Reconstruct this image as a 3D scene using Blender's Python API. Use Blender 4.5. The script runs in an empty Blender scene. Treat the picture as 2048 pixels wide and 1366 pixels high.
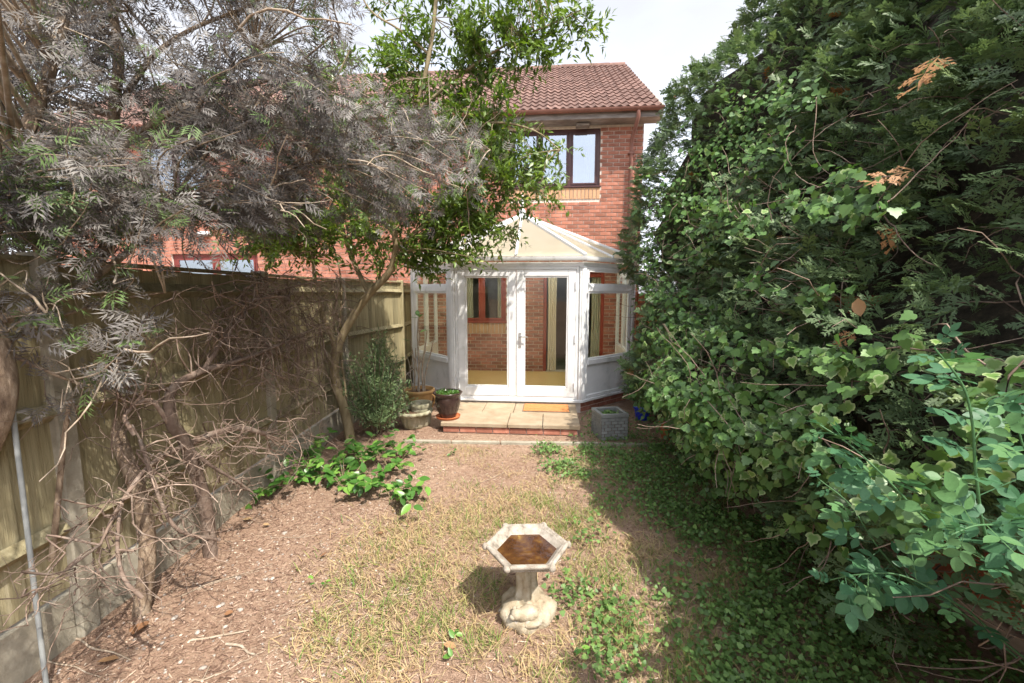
import bpy, bmesh, math, random
import numpy as np
from mathutils import Vector, Matrix

# ------------------------------------------------------------------ camera, sky, sun
SC = bpy.context.scene
COL = SC.collection
PITCH = math.radians(6.6)
CAMH = 1.85
FPX = 850.0
cam_data = bpy.data.cameras.new("camera")
cam_data.sensor_width = 36.0
cam_data.lens = FPX / 2048.0 * 36.0
cam_data.clip_start = 0.02
cam_data.clip_end = 400.0
cam = bpy.data.objects.new("camera", cam_data)
cam.location = (0, 0, CAMH)
cam.rotation_euler = (math.radians(90) - PITCH, 0, 0)
COL.objects.link(cam)
SC.camera = cam

SUN_EL = math.radians(56)
SUN_AZ = math.radians(140)          # clockwise from +Y
SUN_DIR = Vector((math.sin(SUN_AZ) * math.cos(SUN_EL), math.cos(SUN_AZ) * math.cos(SUN_EL), math.sin(SUN_EL)))
w = bpy.data.worlds.new("World")
SC.world = w
w.use_nodes = True
nt = w.node_tree
for n in list(nt.nodes):
    nt.nodes.remove(n)
out = nt.nodes.new("ShaderNodeOutputWorld")
bg = nt.nodes.new("ShaderNodeBackground")
sky = nt.nodes.new("ShaderNodeTexSky")
sky.sky_type = 'NISHITA'
sky.sun_disc = False
sky.sun_elevation = SUN_EL
sky.sun_rotation = SUN_AZ
sky.air_density = 1.0
sky.dust_density = 2.0
tc = nt.nodes.new("ShaderNodeTexCoord")
mp = nt.nodes.new("ShaderNodeMapping")
mp.inputs["Scale"].default_value = (1.0, 1.0, 2.2)
cn = nt.nodes.new("ShaderNodeTexNoise")
cn.inputs["Scale"].default_value = 2.6
cn.inputs["Detail"].default_value = 6
cn.inputs["Roughness"].default_value = 0.55
cr = nt.nodes.new("ShaderNodeMapRange")
cr.inputs["From Min"].default_value = 0.36
cr.inputs["From Max"].default_value = 0.6
cr.inputs["To Min"].default_value = 0.3
cr.inputs["To Max"].default_value = 0.95
mx = nt.nodes.new("ShaderNodeMix")
mx.data_type = 'RGBA'
# thin cloud veil: white, brightening towards the sun as the clear sky does
bw = nt.nodes.new("ShaderNodeRGBToBW")
mn = nt.nodes.new("ShaderNodeMath"); mn.operation = 'MINIMUM'; mn.inputs[1].default_value = 9.0
ma = nt.nodes.new("ShaderNodeMath"); ma.operation = 'MULTIPLY_ADD'; ma.inputs[1].default_value = 0.86; ma.inputs[2].default_value = 0.3
vm = nt.nodes.new("ShaderNodeVectorMath"); vm.operation = 'SCALE'; vm.inputs[0].default_value = (0.98, 1.0, 1.08)
nt.links.new(sky.outputs["Color"], bw.inputs["Color"])
nt.links.new(bw.outputs["Val"], mn.inputs[0])
nt.links.new(mn.outputs[0], ma.inputs[0])
nt.links.new(ma.outputs[0], vm.inputs["Scale"])
nt.links.new(vm.outputs["Vector"], mx.inputs["B"])
nt.links.new(tc.outputs["Generated"], mp.inputs["Vector"])
nt.links.new(mp.outputs["Vector"], cn.inputs["Vector"])
nt.links.new(cn.outputs["Fac"], cr.inputs["Value"])
nt.links.new(cr.outputs["Result"], mx.inputs["Factor"])
ds_ = nt.nodes.new("ShaderNodeHueSaturation")
ds_.inputs["Saturation"].default_value = 0.5
nt.links.new(sky.outputs["Color"], ds_.inputs["Color"])
nt.links.new(ds_.outputs["Color"], mx.inputs["A"])
nt.links.new(mx.outputs["Result"], bg.inputs["Color"])
bg.inputs["Strength"].default_value = 0.15
nt.links.new(bg.outputs["Background"], out.inputs["Surface"])

sun_data = bpy.data.lights.new("sun", 'SUN')
sun_data.energy = 2.3
sun_data.angle = math.radians(0.6)
sun_data.color = (1.0, 0.93, 0.83)
sun = bpy.data.objects.new("sun", sun_data)
sun.rotation_euler = SUN_DIR.to_track_quat('Z', 'Y').to_euler()
sun.location = (4, -4, 9)
COL.objects.link(sun)

SC.view_settings.view_transform = 'Standard'
SC.view_settings.look = 'None'
SC.view_settings.exposure = 1.78
SC.view_settings.gamma = 1.0
SC.cycles.use_denoising = True
SC.cycles.max_bounces = 8
SC.cycles.diffuse_bounces = 4
SC.cycles.transparent_max_bounces = 16

random.seed(7)
RNG = np.random.default_rng(11)
R = random.uniform

# ------------------------------------------------------------------ pixel helpers (2048 x 1366 photograph)
CP, SP = math.cos(PITCH), math.sin(PITCH)
def ray(px, py):
    dx = (px - 1024.0) / FPX
    dy = (683.0 - py) / FPX
    return Vector((dx, CP + dy * SP, dy * CP - SP))
def at(px, py, y):
    d = ray(px, py)
    s = y / d.y
    return Vector((d.x * s, y, CAMH + d.z * s))
def at_x(px, py, X):
    d = ray(px, py)
    s = X / d.x
    return Vector((X, d.y * s, CAMH + d.z * s))
def on_ground(px, py, z=0.0):
    d = ray(px, py)
    s = (z - CAMH) / d.z
    return Vector((d.x * s, d.y * s, z))

# ------------------------------------------------------------------ tags
def tag(o, label=None, cat=None, group=None, kind=None):
    if label: o["label"] = label
    if cat: o["category"] = cat
    if group: o["group"] = group
    if kind: o["kind"] = kind
    return o
def thing(name, label, cat, loc=(0, 0, 0), rz=0.0, group=None):
    o = bpy.data.objects.new(name, None)
    o.empty_display_size = 0.1
    o.location = loc
    o.rotation_euler = (0, 0, rz)
    COL.objects.link(o)
    return tag(o, label, cat, group)
def link(name, me, parent=None, loc=None, rot=None, scale=None):
    o = bpy.data.objects.new(name, me)
    COL.objects.link(o)
    if parent is not None: o.parent = parent
    if loc is not None: o.location = loc
    if rot is not None: o.rotation_euler = rot
    if scale is not None: o.scale = scale
    return o

# ------------------------------------------------------------------ mesh helpers
class MB:
    def __init__(s, M=None):
        s.v, s.f, s.M = [], [], M
    def add(s, vs, fs):
        o = len(s.v)
        for p in vs:
            p = Vector(p)
            s.v.append(tuple(s.M @ p) if s.M is not None else tuple(p))
        s.f.extend([tuple(o + i for i in f) for f in fs])
        return s
    def box(s, x0, x1, y0, y1, z0, z1):
        return s.add([(x0, y0, z0), (x1, y0, z0), (x1, y1, z0), (x0, y1, z0), (x0, y0, z1), (x1, y0, z1), (x1, y1, z1), (x0, y1, z1)],
                     [(0, 3, 2, 1), (4, 5, 6, 7), (0, 1, 5, 4), (1, 2, 6, 5), (2, 3, 7, 6), (3, 0, 4, 7)])
    def slab(s, poly, t):
        # a 3D polygon given thickness t downward along its normal
        P = [Vector(p) for p in poly]
        n = (P[1] - P[0]).cross(P[2] - P[0]).normalized()
        if n.z < 0: n = -n; P.reverse()
        k = len(P)
        vs = P + [p - n * t for p in P]
        fs = [tuple(range(k)), tuple(range(2 * k - 1, k - 1, -1))]
        fs += [(i, i + k, (i + 1) % k + k, (i + 1) % k) for i in range(k)]
        return s.add(vs, fs)
    def prism(s, poly, z0, z1):
        k = len(poly)
        vs = [(p[0], p[1], z0) for p in poly] + [(p[0], p[1], z1) for p in poly]
        fs = [tuple(range(k - 1, -1, -1)), tuple(range(k, 2 * k))]
        fs += [(i, (i + 1) % k, (i + 1) % k + k, i + k) for i in range(k)]
        return s.add(vs, fs)
    def beam(s, a, b, wx, wz, up=(0, 0, 1)):
        a, b = Vector(a), Vector(b)
        d = (b - a).normalized()
        x = d.cross(Vector(up)).normalized()
        z = x.cross(d)
        vs = []
        for p in (a, b):
            for sx, sz in ((-1, -1), (1, -1), (1, 1), (-1, 1)):
                vs.append(p + x * sx * wx / 2 + z * sz * wz / 2)
        return s.add(vs, [(0, 3, 2, 1), (4, 5, 6, 7), (0, 1, 5, 4), (1, 2, 6, 5), (2, 3, 7, 6), (3, 0, 4, 7)])
    def tube(s, path, rad, n=6, cap=True):
        V, F = tube_arrays([(np.array([tuple(p) for p in path]), np.array(rad if hasattr(rad, '__len__') else [rad] * len(path), float))], n)
        o = list(map(tuple, V))
        fs = [tuple(f) for f in F]
        if cap:
            fs.append(tuple(range(n - 1, -1, -1)))
            fs.append(tuple(range(len(o) - n, len(o))))
        return s.add(o, fs)
    def lathe(s, prof, n=32, fn=None, closed=False):
        vs, fs = [], []
        for i, (r, z) in enumerate(prof):
            for j in range(n):
                a = 2 * math.pi * j / n
                rr, zz = (r, z) if fn is None else fn(r, z, a, i)
                vs.append((rr * math.cos(a), rr * math.sin(a), zz))
        for i in range(len(prof) - 1):
            for j in range(n):
                fs.append((i * n + j, i * n + (j + 1) % n, (i + 1) * n + (j + 1) % n, (i + 1) * n + j))
        fs.append(tuple(range(n - 1, -1, -1)))
        fs.append(tuple((len(prof) - 1) * n + j for j in range(n)))
        return s.add(vs, fs)
    def mesh(s, name, mat, smooth=False, bevel=0.0, angle=40):
        me = bpy.data.meshes.new(name)
        me.from_pydata(s.v, [], s.f)
        bm = bmesh.new()
        bm.from_mesh(me)
        if bevel:
            bmesh.ops.bevel(bm, geom=list(bm.edges), offset=bevel, segments=1, affect='EDGES', clamp_overlap=True)
        bmesh.ops.recalc_face_normals(bm, faces=list(bm.faces))
        bm.to_mesh(me)
        bm.free()
        if smooth:
            me.polygons.foreach_set("use_smooth", [True] * len(me.polygons))
            me.set_sharp_from_angle(angle=math.radians(angle))
        me.materials.append(mat)
        return me
    def build(s, name, mat, parent=None, smooth=False, bevel=0.0, angle=40, loc=None, rz=None):
        o = link(name, s.mesh(name, mat, smooth, bevel, angle), parent)
        if loc is not None: o.location = loc
        if rz is not None: o.rotation_euler = (0, 0, rz)
        return o

def np_mesh(name, V, F, mat, attrs=None, smooth=False):
    V = np.asarray(V, np.float32)
    F = np.asarray(F, np.int32)
    me = bpy.data.meshes.new(name)
    k = F.shape[1]
    me.vertices.add(len(V))
    me.vertices.foreach_set("co", V.ravel())
    me.loops.add(F.size)
    me.loops.foreach_set("vertex_index", F.ravel())
    me.polygons.add(len(F))
    me.polygons.foreach_set("loop_start", np.arange(0, F.size, k, dtype=np.int32))
    me.polygons.foreach_set("loop_total", np.full(len(F), k, dtype=np.int32))
    if smooth:
        me.polygons.foreach_set("use_smooth", np.ones(len(F), dtype=bool))
    me.update(calc_edges=True)
    for nm, arr in (attrs or {}).items():
        a = me.attributes.new(nm, 'FLOAT', 'POINT')
        a.data.foreach_set("value", np.asarray(arr, np.float32))
    me.materials.append(mat)
    return me

def tube_arrays(lines, n=4):
    Vs, Fs, off = [], [], 0
    ang = np.arange(n) * 2 * math.pi / n
    for P, r in lines:
        P = np.asarray(P, float)
        m = len(P)
        T = np.gradient(P, axis=0)
        T /= np.linalg.norm(T, axis=1, keepdims=True) + 1e-9
        ref = np.array([0.31, 0.17, 0.93]) if abs(T[:, 2]).mean() < 0.8 else np.array([0.9, 0.3, 0.1])
        X = np.cross(T, ref)
        X /= np.linalg.norm(X, axis=1, keepdims=True) + 1e-9
        Y = np.cross(T, X)
        V = P[:, None, :] + np.asarray(r)[:, None, None] * (np.cos(ang)[None, :, None] * X[:, None, :] + np.sin(ang)[None, :, None] * Y[:, None, :])
        Vs.append(V.reshape(-1, 3))
        i = np.arange(m - 1)[:, None] * n
        j = np.arange(n)[None, :]
        j2 = (j + 1) % n
        q = np.stack([i + j, i + j2, i + n + j2, i + n + j], -1).reshape(-1, 4) + off
        Fs.append(q)
        off += m * n
    return np.concatenate(Vs), np.concatenate(Fs)

def frames(d, nrm):
    y = d / (np.linalg.norm(d, axis=1, keepdims=True) + 1e-9)
    x = np.cross(y, nrm)
    x /= np.linalg.norm(x, axis=1, keepdims=True) + 1e-9
    z = np.cross(x, y)
    return np.stack([x, y, z], -1)
def rdirs(n, rng=RNG):
    v = rng.normal(size=(n, 3))
    return v / np.linalg.norm(v, axis=1, keepdims=True)
def scatter(tmpl, pos, Rm, sc, tint):
    V, F, E = tmpl
    pos = np.asarray(pos); n, k = len(pos), len(V)
    W = np.einsum('nij,kj->nki', Rm, V) * np.asarray(sc)[:, None, None] + pos[:, None, :]
    FF = (F[None, :, :] + (np.arange(n) * k)[:, None, None]).reshape(-1, F.shape[1])
    return W.reshape(-1, 3), FF, {"tint": np.repeat(tint, k), "edge": np.tile(E, n)}
def merge(parts):
    V, F, A, off = [], [], {"tint": [], "edge": []}, 0
    for v, f, a in parts:
        V.append(v); F.append(f + off); off += len(v)
        for k in A: A[k].append(a[k])
    return np.concatenate(V), np.concatenate(F), {k: np.concatenate(x) for k, x in A.items()}

# ------------------------------------------------------------------ materials
MATS = {}
def base_mat(name):
    m = bpy.data.materials.new(name)
    m.use_nodes = True
    t = m.node_tree
    b = t.nodes["Principled BSDF"]
    MATS[name] = m
    return m, t, b
def ramp(t, stops):
    r = t.nodes.new("ShaderNodeValToRGB")
    e = r.color_ramp.elements
    while len(e) < len(stops): e.new(0.5)
    for i, (p, c) in enumerate(stops):
        e[i].position = p
        e[i].color = (c[0], c[1], c[2], 1)
    return r
def noise(t, scale, detail=4, rough=0.6, coord="Object", vec=None, sx=None):
    n = t.nodes.new("ShaderNodeTexNoise")
    n.inputs["Scale"].default_value = scale
    n.inputs["Detail"].default_value = detail
    n.inputs["Roughness"].default_value = rough
    if vec is None:
        c = t.nodes.new("ShaderNodeTexCoord")
        vec = c.outputs[coord]
    if sx is not None:
        m = t.nodes.new("ShaderNodeMapping")
        m.inputs["Scale"].default_value = sx
        t.links.new(vec, m.inputs["Vector"])
        vec = m.outputs["Vector"]
    t.links.new(vec, n.inputs["Vector"])
    return n
def bump(t, b, fac, strength=0.3, dist=0.01):
    bp = t.nodes.new("ShaderNodeBump")
    bp.inputs["Strength"].default_value = strength
    bp.inputs["Distance"].default_value = dist
    t.links.new(fac, bp.inputs["Height"])
    t.links.new(bp.outputs["Normal"], b.inputs["Normal"])
def mat(name, stops, scale=6, rough=0.7, bmp=0.0, bscale=60, spec=0.3, detail=5, sx=None, rand=0.0, metal=0.0, coord="Object"):
    """colour ramp driven by noise; rand shifts brightness for each object / island"""
    m, t, b = base_mat(name)
    n = noise(t, scale, detail, 0.65, coord, sx=sx)
    r = ramp(t, stops)
    t.links.new(n.outputs["Fac"], r.inputs["Fac"])
    colr = r.outputs["Color"]
    if rand:
        oi = t.nodes.new("ShaderNodeObjectInfo")
        ge = t.nodes.new("ShaderNodeNewGeometry")
        ad = t.nodes.new("ShaderNodeMath"); ad.operation = 'ADD'
        fr = t.nodes.new("ShaderNodeMath"); fr.operation = 'FRACT'
        mr = t.nodes.new("ShaderNodeMapRange")
        mr.inputs["To Min"].default_value = 1 - rand
        mr.inputs["To Max"].default_value = 1 + rand
        t.links.new(oi.outputs["Random"], ad.inputs[0])
        t.links.new(ge.outputs["Random Per Island"], ad.inputs[1])
        t.links.new(ad.outputs[0], fr.inputs[0])
        t.links.new(fr.outputs[0], mr.inputs["Value"])
        hs = t.nodes.new("ShaderNodeHueSaturation")
        t.links.new(colr, hs.inputs["Color"])
        t.links.new(mr.outputs["Result"], hs.inputs["Value"])
        colr = hs.outputs["Color"]
    t.links.new(colr, b.inputs["Base Color"])
    b.inputs["Roughness"].default_value = rough
    b.inputs["Specular IOR Level"].default_value = spec
    b.inputs["Metallic"].default_value = metal
    if bmp:
        n2 = noise(t, bscale, 6, 0.7, coord, sx=sx)
        bump(t, b, n2.outputs["Fac"], bmp)
    return m
def leaf_mat(name, stops, rough=0.45, trans=0.25, spec=0.4, edge=None, tcol=None):
    m, t, b = base_mat(name)
    a = t.nodes.new("ShaderNodeAttribute"); a.attribute_name = "tint"
    r = ramp(t, stops)
    t.links.new(a.outputs["Fac"], r.inputs["Fac"])
    colr = r.outputs["Color"]
    n = noise(t, 30, 3)
    mr = t.nodes.new("ShaderNodeMapRange")
    mr.inputs["To Min"].default_value = 0.75; mr.inputs["To Max"].default_value = 1.25
    t.links.new(n.outputs["Fac"], mr.inputs["Value"])
    hs = t.nodes.new("ShaderNodeHueSaturation")
    t.links.new(colr, hs.inputs["Color"]); t.links.new(mr.outputs["Result"], hs.inputs["Value"])
    colr = hs.outputs["Color"]
    if edge:
        e = t.nodes.new("ShaderNodeAttribute"); e.attribute_name = "edge"
        e1 = t.nodes.new("ShaderNodeMapRange")
        e1.inputs["From Min"].default_value = 0.55; e1.inputs["From Max"].default_value = 0.98
        t.links.new(e.outputs["Fac"], e1.inputs["Value"])
        g = t.nodes.new("ShaderNodeMath"); g.operation = 'GREATER_THAN'; g.inputs[1].default_value = edge[1]
        t.links.new(a.outputs["Fac"], g.inputs[0])
        mu = t.nodes.new("ShaderNodeMath"); mu.operation = 'MULTIPLY'
        t.links.new(e1.outputs["Result"], mu.inputs[0]); t.links.new(g.outputs[0], mu.inputs[1])
        mi = t.nodes.new("ShaderNodeMix"); mi.data_type = 'RGBA'
        t.links.new(mu.outputs[0], mi.inputs["Factor"])
        t.links.new(colr, mi.inputs["A"]); mi.inputs["B"].default_value = (*edge[0], 1)
        colr = mi.outputs["Result"]
    t.links.new(colr, b.inputs["Base Color"])
    b.inputs["Roughness"].default_value = rough
    b.inputs["Specular IOR Level"].default_value = spec
    if trans:
        tr = t.nodes.new("ShaderNodeBsdfTranslucent")
        hs2 = t.nodes.new("ShaderNodeHueSaturation")
        hs2.inputs["Value"].default_value = 1.5
        hs2.inputs["Saturation"].default_value = 1.15
        t.links.new(colr, hs2.inputs["Color"])
        t.links.new(hs2.outputs["Color"], tr.inputs["Color"])
        ms = t.nodes.new("ShaderNodeMixShader")
        ms.inputs["Fac"].default_value = trans
        o = t.nodes["Material Output"]
        t.links.new(b.outputs["BSDF"], ms.inputs[1]); t.links.new(tr.outputs["BSDF"], ms.inputs[2])
        t.links.new(ms.outputs["Shader"], o.inputs["Surface"])
    return m
def glass_mat(name, tint=(0.92, 0.95, 0.94), refl=0.08, gcol=(1, 1, 1)):
    m, t, b = base_mat(name)
    t.nodes.remove(b)
    tr = t.nodes.new("ShaderNodeBsdfTransparent"); tr.inputs["Color"].default_value = (*tint, 1)
    gl = t.nodes.new("ShaderNodeBsdfGlossy"); gl.inputs["Roughness"].default_value = 0.01; gl.inputs["Color"].default_value = (*gcol, 1)
    lw = t.nodes.new("ShaderNodeLayerWeight"); lw.inputs["Blend"].default_value = 0.5
    fr = t.nodes.new("ShaderNodeMath"); fr.operation = 'POWER'; fr.inputs[1].default_value = 4.0
    t.links.new(lw.outputs["Facing"], fr.inputs[0])
    ad = t.nodes.new("ShaderNodeMath"); ad.operation = 'ADD'; ad.use_clamp = True; ad.inputs[1].default_value = refl
    n = noise(t, 1.7, 2)
    bp = t.nodes.new("ShaderNodeBump"); bp.inputs["Strength"].default_value = 0.04; bp.inputs["Distance"].default_value = 0.05
    t.links.new(n.outputs["Fac"], bp.inputs["Height"]); t.links.new(bp.outputs["Normal"], gl.inputs["Normal"])
    t.links.new(fr.outputs[0], ad.inputs[0])
    ms = t.nodes.new("ShaderNodeMixShader")
    t.links.new(ad.outputs[0], ms.inputs[0]); t.links.new(tr.outputs[0], ms.inputs[1]); t.links.new(gl.outputs[0], ms.inputs[2])
    t.links.new(ms.outputs[0], t.nodes["Material Output"].inputs["Surface"])
    return m

M_brick = mat("brick_red", [(0.25, (0.25, 0.095, 0.065)), (0.5, (0.365, 0.15, 0.10)), (0.75, (0.47, 0.24, 0.175))], scale=5, rough=0.85, bmp=0.3, bscale=90, rand=0.28, coord="Object")
M_mortar = mat("mortar", [(0.3, (0.58, 0.50, 0.43)), (0.7, (0.74, 0.66, 0.58))], scale=14, rough=0.95, bmp=0.3)
M_buff = mat("buff_brick", [(0.3, (0.46, 0.26, 0.14)), (0.7, (0.56, 0.35, 0.21))], scale=8, rough=0.85, bmp=0.25, bscale=80, rand=0.15)
M_tile = mat("roof_tile", [(0.2, (0.10, 0.058, 0.048)), (0.5, (0.165, 0.098, 0.08)), (0.8, (0.235, 0.15, 0.125))], scale=7, rough=0.9, bmp=0.35, bscale=70, rand=0.2)
M_upvc = mat("white_upvc", [(0.27, (0.50, 0.51, 0.49)), (0.42, (0.70, 0.71, 0.71)), (0.7, (0.80, 0.80, 0.80))], scale=3.2, rough=0.35, spec=0.45, bmp=0.03, bscale=20)
M_brownpvc = mat("brown_frame", [(0.3, (0.055, 0.022, 0.022)), (0.7, (0.085, 0.034, 0.032))], scale=5, rough=0.4, spec=0.4, sx=(1, 1, 0.1))
M_redframe = mat("red_stained_frame", [(0.3, (0.22, 0.035, 0.02)), (0.7, (0.33, 0.06, 0.032))], scale=9, rough=0.45, spec=0.4, sx=(1, 1, 0.15))
M_darkred = mat("dark_red_frame", [(0.3, (0.13, 0.03, 0.026)), (0.7, (0.19, 0.045, 0.038))], scale=9, rough=0.5, sx=(1, 1, 0.15))
M_gutter = mat("brown_gutter_plastic", [(0.3, (0.17, 0.075, 0.055)), (0.7, (0.25, 0.12, 0.09))], scale=4, rough=0.5, bmp=0.05)
M_soffit = mat("weathered_soffit", [(0.25, (0.10, 0.08, 0.07)), (0.55, (0.25, 0.22, 0.20)), (0.8, (0.40, 0.37, 0.34))], scale=6, rough=0.85, sx=(0.5, 1, 3), bmp=0.2)
M_glass = glass_mat("clear_glass", refl=0.025)
M_glass_sky = glass_mat("window_glass", tint=(0.55, 0.6, 0.66), refl=0.34, gcol=(0.86, 0.92, 1.0))
M_room = mat("dim_room_plaster", [(0.3, (0.20, 0.18, 0.16)), (0.7, (0.30, 0.27, 0.24))], scale=3, rough=0.9)
M_curtain = mat("cream_curtain", [(0.3, (0.66, 0.59, 0.45)), (0.7, (0.74, 0.68, 0.54))], scale=4, rough=0.9, sx=(6, 6, 0.6))
M_wood_floor = mat("laminate_floor", [(0.25, (0.52, 0.34, 0.13)), (0.5, (0.63, 0.44, 0.19)), (0.8, (0.72, 0.54, 0.26))], scale=5, rough=0.35, sx=(0.6, 9, 1), spec=0.4)
M_slab = mat("sandstone_slab", [(0.2, (0.23, 0.165, 0.10)), (0.5, (0.34, 0.265, 0.18)), (0.8, (0.42, 0.345, 0.25))], scale=5, rough=0.9, bmp=0.35, bscale=45, rand=0.1)
M_concrete = mat("weathered_concrete", [(0.2, (0.18, 0.165, 0.12)), (0.5, (0.33, 0.30, 0.235)), (0.8, (0.46, 0.43, 0.35))], scale=6, rough=0.95, bmp=0.4, bscale=70)
M_stone = mat("cast_stone", [(0.3, (0.10, 0.085, 0.065)), (0.45, (0.30, 0.26, 0.21)), (0.7, (0.50, 0.445, 0.38))], scale=16, rough=0.95, bmp=0.6, bscale=95, detail=8)
M_stone_warm = mat("cast_stone_warm", [(0.28, (0.16, 0.11, 0.07)), (0.45, (0.35, 0.29, 0.20)), (0.72, (0.50, 0.45, 0.36))], scale=13, rough=0.95, bmp=0.6, bscale=80, detail=8)
M_stone_green = mat("algae_stone", [(0.2, (0.16, 0.16, 0.09)), (0.5, (0.32, 0.30, 0.20)), (0.8, (0.46, 0.42, 0.33))], scale=8, rough=0.95, bmp=0.5, bscale=80)
M_terracotta = mat("terracotta", [(0.3, (0.38, 0.10, 0.035)), (0.7, (0.52, 0.17, 0.07))], scale=7, rough=0.8, bmp=0.15)
M_tanpot = mat("tan_glazed_pot", [(0.3, (0.37, 0.20, 0.07)), (0.7, (0.52, 0.32, 0.13))], scale=5, rough=0.4, spec=0.5, bmp=0.1)
M_darkpot = mat("dark_brown_glaze", [(0.3, (0.022, 0.012, 0.012)), (0.7, (0.06, 0.034, 0.028))], scale=6, rough=0.22, spec=0.6)
M_bluepot = mat("blue_plastic_pot", [(0.3, (0.01, 0.025, 0.42)), (0.7, (0.015, 0.05, 0.6))], scale=4, rough=0.4, spec=0.5)
M_mat = mat("coir_mat", [(0.3, (0.42, 0.16, 0.05)), (0.7, (0.60, 0.27, 0.10))], scale=40, rough=1.0, bmp=0.8, bscale=160)
M_fence = mat("fence_board", [(0.28, (0.13, 0.108, 0.06)), (0.45, (0.245, 0.21, 0.12)), (0.6, (0.31, 0.272, 0.165)), (0.8, (0.39, 0.345, 0.235))], scale=6, rough=0.9, bmp=0.6, bscale=34, sx=(5, 5, 0.4), rand=0.3)
M_redfence = mat("red_fence_board", [(0.2, (0.19, 0.055, 0.03)), (0.8, (0.36, 0.12, 0.055))], scale=5, rough=0.9, bmp=0.3, bscale=30, sx=(5, 5, 0.5), rand=0.2)
M_greywood = mat("weathered_sleeper", [(0.2, (0.22, 0.15, 0.10)), (0.8, (0.42, 0.32, 0.24))], scale=5, rough=0.9, bmp=0.4, bscale=30, sx=(5, 0.4, 5))
M_bark_green = mat("olive_bark", [(0.2, (0.12, 0.09, 0.05)), (0.5, (0.24, 0.19, 0.11)), (0.8, (0.34, 0.29, 0.19))], scale=12, rough=0.95, bmp=0.5, bscale=60, sx=(1, 1, 0.3))
M_bark_pale = mat("pale_branch_bark", [(0.2, (0.15, 0.10, 0.065)), (0.5, (0.34, 0.27, 0.20)), (0.8, (0.58, 0.52, 0.44))], scale=14, rough=0.9, bmp=0.4, bscale=70)
M_bark_elder = mat("furrowed_tan_bark", [(0.3, (0.09, 0.06, 0.04)), (0.5, (0.24, 0.175, 0.12)), (0.75, (0.44, 0.36, 0.27))], scale=26, rough=0.95, bmp=1.0, bscale=55, sx=(1, 1, 0.35))
M_bark_dead = mat("dead_wood_bark", [(0.2, (0.095, 0.06, 0.045)), (0.5, (0.215, 0.155, 0.12)), (0.8, (0.40, 0.33, 0.27))], scale=12, rough=0.95, bmp=0.5, bscale=70, rand=0.4)
M_soil = mat("potting_soil", [(0.3, (0.06, 0.035, 0.02)), (0.7, (0.16, 0.09, 0.055))], scale=40, rough=1.0, bmp=0.8, bscale=120)
M_core = mat("painted_shade_twigs", [(0.3, (0.02, 0.018, 0.013)), (0.55, (0.05, 0.042, 0.03)), (0.8, (0.12, 0.09, 0.065))], scale=22, rough=1.0, bmp=1.0, bscale=40, detail=8)  # dead twig brown taken near black, painting the shade deep in the hedge
M_metal = mat("grey_metal", [(0.3, (0.38, 0.38, 0.38)), (0.7, (0.55, 0.55, 0.55))], scale=8, rough=0.35, metal=0.8)
M_pipe = mat("grey_plastic_pole", [(0.3, (0.22, 0.235, 0.23)), (0.7, (0.32, 0.335, 0.33))], scale=8, rough=0.6)
M_planter = mat("grey_cast_block", [(0.2, (0.17, 0.175, 0.165)), (0.8, (0.30, 0.305, 0.29))], scale=12, rough=0.95, bmp=0.4, rand=0.12)
M_pebble = mat("pebble", [(0.3, (0.26, 0.21, 0.175)), (0.7, (0.46, 0.41, 0.36))], scale=9, rough=0.8, rand=0.3)

def water_material():
    m, t, b = base_mat("brown_bird_bath_water")
    n = noise(t, 9, 6)
    r = ramp(t, [(0.35, (0.028, 0.012, 0.006)), (0.55, (0.075, 0.032, 0.011)), (0.66, (0.14, 0.07, 0.018)), (0.74, (0.34, 0.24, 0.045))])
    t.links.new(n.outputs["Fac"], r.inputs["Fac"])
    t.links.new(r.outputs["Color"], b.inputs["Base Color"])
    b.inputs["Roughness"].default_value = 0.06
    b.inputs["Specular IOR Level"].default_value = 0.5
    n2 = noise(t, 22, 2)
    bump(t, b, n2.outputs["Fac"], 0.08)
    return m
M_water = water_material()

def poly_material():
    m, t, b = base_mat("opal_polycarbonate")
    n = noise(t, 3, 4)
    r = ramp(t, [(0.3, (0.66, 0.62, 0.52)), (0.7, (0.78, 0.75, 0.66))])
    t.links.new(n.outputs["Fac"], r.inputs["Fac"])
    t.links.new(r.outputs["Color"], b.inputs["Base Color"])
    b.inputs["Roughness"].default_value = 0.3
    tr = t.nodes.new("ShaderNodeBsdfTranslucent"); tr.inputs["Color"].default_value = (0.95, 0.88, 0.70, 1)
    ms = t.nodes.new("ShaderNodeMixShader"); ms.inputs["Fac"].default_value = 0.72
    t.links.new(b.outputs[0], ms.inputs[1]); t.links.new(tr.outputs[0], ms.inputs[2])
    t.links.new(ms.outputs[0], t.nodes["Material Output"].inputs["Surface"])
    return m
M_poly = poly_material()

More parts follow.
